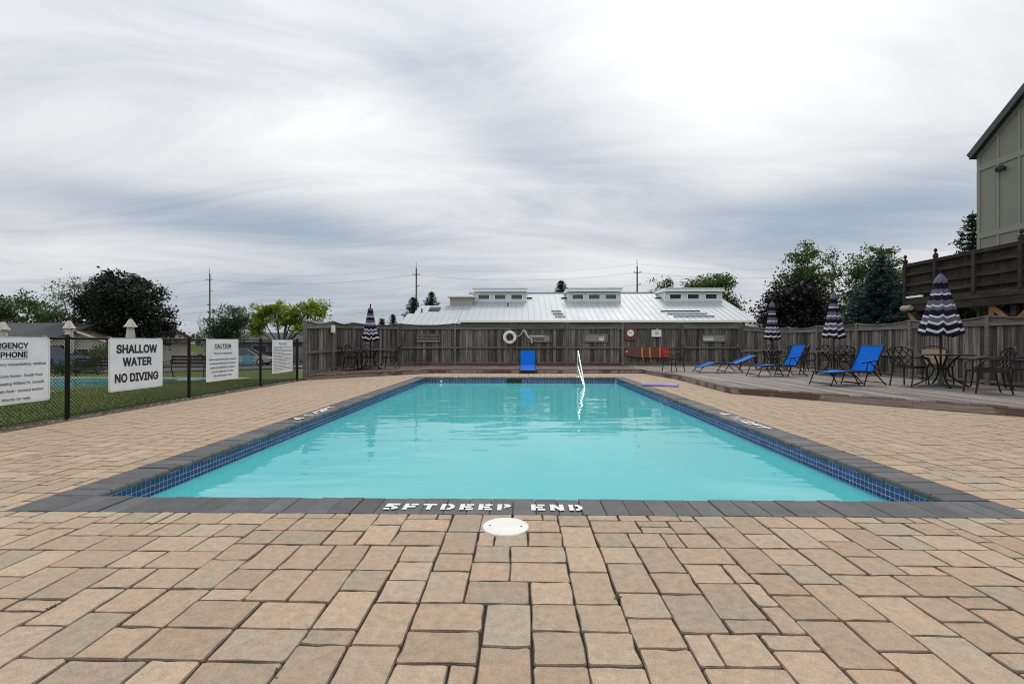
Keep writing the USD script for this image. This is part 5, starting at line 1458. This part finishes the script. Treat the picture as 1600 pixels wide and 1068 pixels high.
conifer('pine', 'open pine at the left end of the clubhouse, in front of the pole', (-11.2, 50, -1), 6.9, 2.6, needle_green, 17, 30, .1, -.1, 1.2, .30, ragged=.4)
conifer('pine', 'pine top above the low left end of the clubhouse roof', (-10.1, 54, -1), 7.9, 2.9, needle_green, 18, 30, .1, -.1, 1.2, .30, ragged=.4)
conifer('pine', 'small far pine just right of the corner umbrella', (-17.4, 60, -1), 5.2, 1.5, needle_green, 19, 24, .1, -.1, 1.1, .28)
conifer('pine', 'small far pine, the right one of the pair beside the corner umbrella', (-16.3, 61, -1), 5.8, 1.4, needle_green, 20, 24, .1, -.1, 1.1, .28)
# left side
tree('honey_locust', 'spreading lime green honey locust with forked trunk over the parked cars', (-27.0, 54, gz(-27, 54)), [(-2.47, 0.0, 5.07, 1.95, 1.69, 1.43), (-0.91, 0.0, 5.98, 1.69, 1.56, 1.17), (1.56, 0.0, 5.46, 1.95, 1.69, 1.3), (3.38, 0.39, 6.11, 1.95, 1.56, 0.91), (-2.99, 0.0, 3.51, 1.43, 1.3, 1.17), (2.6, -0.26, 3.77, 1.56, 1.43, 0.91), (0.26, 0.26, 4.42, 1.95, 1.69, 1.04), (4.29, 0.0, 5.2, 1.17, 1.04, 0.78)], leaf_lime, 280, 42, .24, .34, .17, 22, stems=2, fill=.6, split=.32)
tree('linden', 'compact dark green round tree left of the lime green locust', (-27.6, 45, gz(-27.6, 45)), [(0, 0, 3.9, 1.9, 1.8, 1.7), (-.6, 0, 3.0, 1.5, 1.4, 1.5), (.7, 0, 4.3, 1.3, 1.3, 1.2), (.2, 0, 2.4, 1.6, 1.5, 1.1)], leaf_deep, 170, 42, .20, .32, .15, 23, fill=.4)
tree('crimson_maple', 'big dark crimson maple dominating the left skyline', (-36.1, 43, gz(-36, 43)), [(0, 0, 5.6, 3.4, 3.0, 2.6), (-2.1, 0, 5.9, 2.2, 2.0, 2.0), (1.7, 0, 6.0, 2.2, 2.0, 1.9), (-.4, 0, 7.4, 2.4, 2.2, 1.25), (2.8, 0, 4.2, 1.9, 1.8, 1.8), (-2.4, 0, 3.7, 1.9, 1.8, 1.9), (0.4, -.6, 3.2, 3.0, 2.4, 1.8), (3.7, -.2, 2.9, 1.5, 1.4, 1.3), (0, 0, 2.4, 3.2, 2.5, 1.3)], leaf_crimson, 560, 46, .26, .36, .26, 24, fill=.36)
tree('ash_tree', 'half-leaved spindly tree between the green trees and the crimson maple', (-45.2, 48, gz(-45, 48) + .7), [(0, 0, 7.0, 2.2, 2, 1.7), (-1.4, 0, 6.0, 1.6, 1.5, 1.6), (1.5, 0, 5.6, 1.8, 1.6, 1.7), (0, 0, 3.6, 2.2, 1.8, 1.5)], leaf_green, 150, 12, .18, .42, .17, 25, fill=.75)
tree('maple_tree', 'leafy green tree at the left edge above the grey roof', (-47.6, 46, gz(-47, 46)), [(0, 0, 5.4, 2.6, 2.2, 1.9), (-2.2, 0, 5.0, 2.0, 1.8, 1.9), (2.0, 0, 4.4, 1.9, 1.7, 1.6), (0, 0, 3.2, 2.8, 2.2, 1.7)], leaf_green, 190, 36, .23, .40, .2, 26, fill=.5)
tree('maple_tree', 'darker green tree cut by the left edge of the picture', (-52.5, 45, gz(-52, 45)), [(0, 0, 6.3, 2.3, 2.2, 2.2), (1.4, 0, 4.6, 2.0, 1.8, 1.8), (0, 0, 3.4, 2.6, 2.2, 1.8)], leaf_deep, 170, 38, .25, .40, .2, 27, fill=.45)
tree('shrub_tree', 'low green bush below the crimson maple beside the cream bungalow', (-33.6, 38, gz(-33, 38)), [(0, 0, 1.2, 1.4, 1.1, .9), (-1.4, 0, .9, 1.0, .9, .7), (1.5, 0, .8, 1.0, .9, .6)], leaf_green, 80, 34, .14, .24, .06, 28, twigs=False)
tree('shrub_tree', 'rounded green bush in front of the cream bungalow', (-29.0, 30, gz(-29, 30)), [(0, 0, .5, 1.5, 1.1, .55), (1.4, 0, .4, 1.0, .8, .45)], leaf_deep, 70, 34, .12, .2, .05, 29, twigs=False)
tree('shrub_tree', 'bright green bushes beyond the road between two fence posts', (-35.5, 58, gz(-35, 58)), [(0, 0, .9, 1.8, 1.2, 1.1), (2.6, 0, .6, 1.6, 1.2, .8)], leaf_lime, 80, 34, .18, .3, .05, 30, twigs=False)
rg = np.random.default_rng(31)
bt = thing('bare_tree', 'leafless pale branching tree left of the tall utility pole', 'tree', (-33.0, 50, gz(-33, 50)))
trk, brn = MB(), MB()
trk.tube([(0, 0, -.3), (0, 0, 1.2), (.05, 0, 2.4)], [.12, .1, .07], 7)
for k in range(15):
    a = rg.uniform(0, 2 * PI); z0 = rg.uniform(.8, 2.6); l = rg.uniform(1.6, 3.4)
    e = np.array([math.cos(a) * l * .33, math.sin(a) * l * .3, z0 + l]); s = np.array([0, 0, z0]); m = (s + e) / 2 + [math.cos(a) * .25, 0, -.15]
    pts = bez(s, m, e, 6); brn.tube(pts, np.linspace(.05, .016, 6), 5)
    for q in range(4):
        o = pts[rg.integers(2, 6)]; brn.tube([o, o + rg.normal(0, .22, 3) + [0, 0, .6]], [.018, .008], 4)
put('trunk', trk, pale_bark, bt, local=True, smooth=40); put('branches', brn, pale_bark, bt, local=True, smooth=40)
fw = MB()
for k in range(90):
    x = -330 + k * 7.5; y = 230 + rg.normal(0, 12); hh = rg.uniform(4, 9)
    leaves(fw, np.array([[x, y, hh * .4], [x + rg.normal(0, 2), y, hh * .6], [x + 3, y, hh * .3]]) + [0, 0, -1], 40, 2.0, rg, np.array([[2.4, 1.5, hh * .22]]))
tag(put('distant_trees', fw, leaf_deep), 'far-off line of trees on the horizon', 'trees', kind='stuff')

# grass blades along the near side of the lawn
rg = np.random.default_rng(41); n = 26000
y = 3.2 + 12.5 * rg.uniform(0, 1, n); x = -7.02 - 4.6 * rg.uniform(0, 1, n) ** 1.5
h = rg.uniform(.02, .05, n); a = rg.uniform(0, 2 * PI, n); bl = rg.uniform(.01, .05, n); w = .006
o = np.stack([x, y, land(x, y) - .005], 1); s = np.stack([np.cos(a), np.sin(a), 0 * a], 1) * w
tip = o + np.stack([-np.sin(a) * bl, np.cos(a) * bl, h], 1); mid = o + np.stack([-np.sin(a) * bl * .35, np.cos(a) * bl * .35, h * .6], 1)
V = np.stack([o - s, o + s, mid + s * .8, mid - s * .8, tip], 1).reshape(-1, 3); q = np.arange(n)[:, None] * 5
tag(put('grass', MB().add(V, np.vstack([q + [0, 1, 2], q + [0, 2, 3], q + [3, 2, 4]])), grass_blade), 'mown grass beyond the mesh fence', 'grass', kind='stuff')

# ------------------------------------------------------------------ road, wading pool, benches and beige umbrellas on the lawn
def draped(x0, x1, y0, y1, dz):
    xs_ = np.concatenate([[x0], gx[(gx > x0) & (gx < x1)], [x1]]); ys_2 = np.concatenate([[y0], gy[(gy > y0) & (gy < y1)], [y1]])
    return grid(xs_, ys_2, lambda X, Y: land(X, Y) + dz)


structure('road', MB().add(*draped(-70, -7.5, 33, 54, .06)), asphalt, smooth=True)
kp = thing('wading_pool', 'small rectangular wading pool with teal water on the lawn behind the mesh fence', 'swimming pool', (-14, 15, -.2))
zt_ = -.085
put('rim', MB().prism(sbox(-18.4, 11.9, -9.6, 17.0).difference(sbox(-18.0, 12.2, -9.95, 16.7)), -.6, zt_), concrete, kp)
put('basin', MB().box((-13.97, 14.45, -.62), (8.0, 4.4, .06)), plaster, kp)
put('wall_tile', MB().prism(sbox(-18.0, 12.2, -9.95, 16.7).difference(sbox(-17.98, 12.22, -9.97, 16.68)), -.6, zt_ - .012), plain('teal_tile', (.02, .16, .17), .3), kp)
put('water', MB().add([[-17.98, 12.22, -.105], [-9.97, 12.22, -.105], [-9.97, 16.68, -.105], [-17.98, 16.68, -.105]], [[0, 1, 2, 3]]), kid_water, kp)


def bench(label, loc, rz):
    b = thing('park_bench', label, 'bench', loc, rz, 'dark park benches by the wading pool')
    for k in range(4):
        put('seat_slat', MB().box((0, -.18 + k * .115, .44), (1.75, .09, .028)), dark_bronze, b, local=True)
    for k in range(3):
        put('back_slat', MB().box((0, .24 + k * .035, .58 + k * .12), (1.75, .025, .09)), dark_bronze, b, local=True)
    for sx in (-.8, .8):
        put('frame', MB().tube([(sx, -.28, 0), (sx, -.24, .43), (sx, .2, .43), (sx, .33, .88)], .022, 6), dark_bronze, b, local=True)
        put('frame', MB().tube([(sx, .17, .43), (sx, .33, 0)], .022, 6), dark_bronze, b, local=True)
        put('armrest', MB().tube([(sx, -.24, .43), (sx, -.25, .63), (sx, .25, .66)], .018, 6), dark_bronze, b, local=True)
    return b


b0 = bench('dark park bench right of the first fence post, beside the wading pool', (-16.3, 18.1, gz(-16.3, 18.1)), .1)
dup(b0, (-18.5, 17.6, gz(-18.5, 17.6)), -.1, 'dark park bench behind the emergency telephone sign', 'dark park benches by the wading pool')
dup(b0, (-13.0, 18.6, gz(-13, 18.6)), .0, 'dark park bench between the shallow water and caution signs', 'dark park benches by the wading pool')


def beige_umbrella(label, loc, seed):
    u = thing('beige_umbrella', label, 'umbrella', loc, seed * .4, 'beige folded umbrellas on the lawn')
    put('pole', MB().tube([(0, 0, 0), (0, 0, 2.52)], .022, 8), dark_bronze, u, local=True, smooth=40)
    v, f, uv = fold_mesh(1.15, 2.30, .16, .10, nz=14, nt=48, depth=.45, seed=seed, bulge=.035, sag=.03)
    put('canopy', (v, f), canvas, u, local=True, smooth=True)
    v, f, uv = fold_mesh(2.18, 2.50, .245, .06, nz=6, nt=48, depth=.22, seed=seed + 3, sag=.03, power=.85)
    put('vent_cap', (v, f), canvas, u, local=True, smooth=True)
    put('finial', MB().lathe([(.01, 2.49), (.035, 2.51), (.04, 2.55), (.02, 2.59), (0, 2.60)], 10), dark_bronze, u, local=True, smooth=40)


for lab, px, s in (('beige folded umbrella above the SHALLOW WATER sign, in front of the crimson maple', -16.42, 51), ('beige folded umbrella above the first fence post', -19.05, 52), ('beige folded umbrella above the emergency telephone sign', -21.9, 53)):
    beige_umbrella(lab, (px, 20, gz(px, 20)), s)
ad = thing('garden_chair', 'teal plastic garden chair on the grass behind the caution sign', 'chair', (-17.2, 30, gz(-17.2, 30)), .5)
for k in range(5):
    put('back_slat', MB().bar((-.24 + k * .12, .1, .3), (-.24 + k * .13, .38, 1.02 - abs(k - 2) * .05), .10, .02), teal_plastic, ad, local=True)
put('seat', MB().bar((0, -.3, .38), (0, .15, .28), .56, .025), teal_plastic, ad, local=True)
for sx in (-.33, .33):
    put('armrest', MB().box((sx, -.05, .56), (.13, .7, .025)), teal_plastic, ad, local=True)
    put('leg', MB().box((sx, -.3, .27), (.03, .09, .55)), teal_plastic, ad, local=True)
    put('leg', MB().bar((sx, -.2, .34), (sx, .5, .03), .03, .1), teal_plastic, ad, local=True)
wf = thing('white_fence', 'low white post and rail fence across the far road', 'fence', (-36, 57, gz(-36, 57)))
for k in range(7):
    x = -40.4 + k * 1.75; put('post', MB().box((x, 56, gz(x, 56) + .5), (.1, .1, 1.0)), white_paint, wf)
put('rail', MB().box((-35.2, 55.93, gz(-36, 56) + .92), (10.6, .05, .1)), white_paint, wf)


# ------------------------------------------------------------------ parked cars
def car(label, loc, rz, paint, kind='sedan'):
    c = thing('parked_car', label, 'car', loc, rz)
    if kind == 'sedan':
        body = [(-2.3, .32), (-2.33, .62), (-2.2, .86), (-1.5, .93), (.95, .90), (1.9, .76), (2.28, .62), (2.33, .40), (2.2, .28), (-2.2, .26)]
        cab = [(-1.75, .90), (-1.05, 1.36), (-.4, 1.45), (.25, 1.40), (1.15, .90)]
    elif kind == 'pickup':
        body = [(-2.7, .45), (-2.72, .95), (-2.6, 1.08), (-.75, 1.08), (.9, 1.10), (2.2, 1.02), (2.6, .9), (2.65, .5), (2.5, .4), (-2.6, .4)]
        cab = [(-.85, 1.05), (-.70, 1.70), (-.3, 1.80), (.5, 1.76), (1.25, 1.08)]
    else:
        body = [(-2.25, .38), (-2.3, .80), (-2.2, 1.02), (-1.6, 1.08), (1.0, 1.05), (1.95, .95), (2.25, .78), (2.28, .45), (2.15, .33), (-2.15, .33)]
        cab = [(-2.15, 1.02), (-1.85, 1.60), (-1.2, 1.70), (.2, 1.66), (.55, 1.55), (1.25, 1.03)]
    T_ = lambda v: np.stack([v[:, 0], v[:, 2], v[:, 1]], 1)

    def loft(out, w0, w1, z0, z1, inset=0.0):
        """side profile lofted across the width, narrower towards the top"""
        P = np.array(Polygon(out).buffer(.05).buffer(-.05).exterior.coords)[:-1]
        V = []; ws = [-1, -.86, .86, 1]
        for s in ws:
            q = P.copy(); cen = P.mean(0)
            if abs(s) == 1:
                q = cen + (P - cen) * .965
            wid = w0 + (w1 - w0) * np.clip((P[:, 1] - z0) / (z1 - z0), 0, 1)
            V.append(np.c_[q[:, 0], s * wid / 2, q[:, 1]])
        n = len(P); V = np.vstack(V); F = []
        for i in range(3):
            for k in range(n):
                m = (k + 1) % n; F.append([i * n + k, i * n + m, (i + 1) * n + m, (i + 1) * n + k])
        mb = MB().add(V, F)
        tri = trimesh.creation.triangulate_polygon(Polygon(P), engine='earcut')[1] if False else None
        for i, fl_ in ((0, 1), (3, 0)):
            r = V[i * n:(i + 1) * n]; cpt = r.mean(0)
            mb.add(np.vstack([r, cpt]), [[k, (k + 1) % n, n] if fl_ else [(k + 1) % n, k, n] for k in range(n)])
        return mb
    zb = max(p[1] for p in body)
    put('body', loft(body, 1.82, 1.70, .6, zb), paint, c, local=True, smooth=40)
    put('cabin', loft(cab, 1.62, 1.22, cab[0][1], max(p[1] for p in cab)), dark_pane, c, local=True, smooth=30)
    zt = max(p[1] for p in cab)
    top = [p for p in cab if p[1] > zt - .12]
    xa, xb = min(p[0] for p in top) - .05, max(p[0] for p in top) + .05
    put('roof', MB().box(((xa + xb) / 2, 0, zt + .012), (xb - xa, 1.2, .05)), paint, c, local=True)
    for sy in (-1, 1):
        for p, q in ((cab[0], cab[1]), (cab[-1], cab[-2])):
            f0, f1 = 1.62, 1.22; h0, h1 = cab[0][1], zt
            wy = lambda z: (f0 + (f1 - f0) * (z - h0) / (h1 - h0)) / 2
            put('pillar', MB().tube([(p[0], sy * wy(p[1]), p[1]), (q[0], sy * wy(q[1]), q[1] + .03)], .045, 6), paint, c, local=True)
        for x in (-1.42 if kind != 'pickup' else -1.65, 1.42 if kind != 'pickup' else 1.62):
            r = .33 if kind == 'sedan' else .38
            w = put('wheel', MB().tube([(x, sy * .70, r), (x, sy * .72, r), (x, sy * .90, r), (x, sy * .92, r)], [r * .9, r, r, r * .9], 22), rubber, c, local=True, smooth=30)
            put('rim', MB().lathe([(0, .012), (r * .3, .012), (r * .62, .0), (r * .64, -.02)], 16), steel, w, local=True) if False else put('rim', MB().tube([(x, sy * .915, r), (x, sy * .932, r)], r * .62, 14), steel, w, local=True)
        xf = body[6][0] if kind != 'x' else 2.2
        put('headlight', MB().box((xf - .03, sy * .62, zb - .26), (.14, .36, .13)), white_plastic, c, local=True)
        put('tail_light', MB().box((-2.24 if kind != 'pickup' else -2.68, sy * .66, zb - .2), (.12, .25, .16)), red_vinyl, c, local=True)
    return c


P_grey = plain('paint_grey', (.24, .245, .255), .25, metal=.4, coat=.8)
P_black = plain('paint_black', (.012, .012, .014), .2, coat=.9)
P_silver = plain('paint_silver', (.42, .43, .44), .28, metal=.5, coat=.7)
P_blue = plain('paint_blue', (.02, .05, .10), .25, metal=.2, coat=.8)
for lab, x, y, r, pnt, kd in (('grey sedan parked nearest, seen just right of the caution sign', -24.9, 43.5, 0.12, P_grey, 'sedan'),
                              ('black pickup parked behind the grey sedan', -24.4, 50.5, .05, P_black, 'pickup'),
                              ('dark car half hidden behind the pool rules sign', -21.1, 46.2, .1, P_black, 'suv'),
                              ('silver car parked against the end of the board fence', -20.3, 50.8, .1, P_silver, 'suv'),
                              ('silver SUV parked far off left of the caution sign', -35.0, 55.0, 3.0, P_silver, 'suv'),
                              ('dark blue pickup parked before the cream bungalow', -36.6, 37.4, .2, P_blue, 'pickup')):
    car(lab, (x, y, gz(x, y) + .065), r, pnt, kd)

# ------------------------------------------------------------------ utility poles and lines
pts = [(-79.5, 76, 12.2), (-48.3, 74, 12.2), (-15.4, 70.5, 12.4), (16.4, 69, 12.4), (48.5, 67, 12.4), (81, 65, 12.4)]
heads = []
for k, (x, y, h) in enumerate(pts):
    tops = [(0, h - .1), (-.5, h - 1.3), (.5, h - 1.3), (.45, h - 3.0), (0, h - 5.2), (0, h - 6.3)]
    heads.append([(x + a, y, z) for a, z in tops])
    if k in (0, 4, 5):
        continue
    lab = {1: 'wooden utility pole with cross arms above the dark round tree', 2: 'utility pole rising behind the left end of the clubhouse', 3: 'utility pole rising behind the clubhouse between two dormers'}[k]
    p = thing('utility_pole', lab, 'utility pole', (x, y, -1), 0, None)
    put('mast', MB().tube([(x, y, -1.3), (x, y, h - .4)], [.16, .10], 10), pole_wood, p, smooth=40)
    put('pin', MB().tube([(x, y, h - .45), (x - .05, y, h + .55)], .035, 6), pole_wood, p)
    for a, z in tops[1:4]:
        put('cross_arm', MB().bar((x, y - .14, z - .08), (x + a * 1.1, y - .14, z + .02), .1, .1), pole_wood, p)
        put('insulator', MB().tube([(x + a, y - .14, z), (x + a, y - .14, z + .2)], .06, 8), white_plastic, p)
    for z in (h - 5.2, h - 6.3, h - 7.6):
        put('bracket', MB().box((x, y - .16, z), (.5, .12, .18)), pole_wood, p)
names_ = ['topmost line strung along the utility poles', 'upper left phase line on the cross arms of the poles', 'upper right phase line on the cross arms of the poles', 'middle line hung from the side bracket of the poles', 'upper cable slung along the poles below the cross arms', 'lowest cable slung along the utility poles']
for w in range(6):
    P = []
    for a, b in zip(heads[:-1], heads[1:]):
        p, q = np.array(a[w]), np.array(b[w]); t = np.linspace(0, 1, 14)[:-1, None]
        m = p + (q - p) * t; m[:, 2] -= (1.0 if w < 4 else .7) * 4 * (t * (1 - t))[:, 0]; P.append(m)
    P.append(np.array([heads[-1][w]]))
    solo('power_line', MB().tube(np.vstack(P), .008 if w < 4 else .010, 4), wire_mat, names_[w], 'power line')
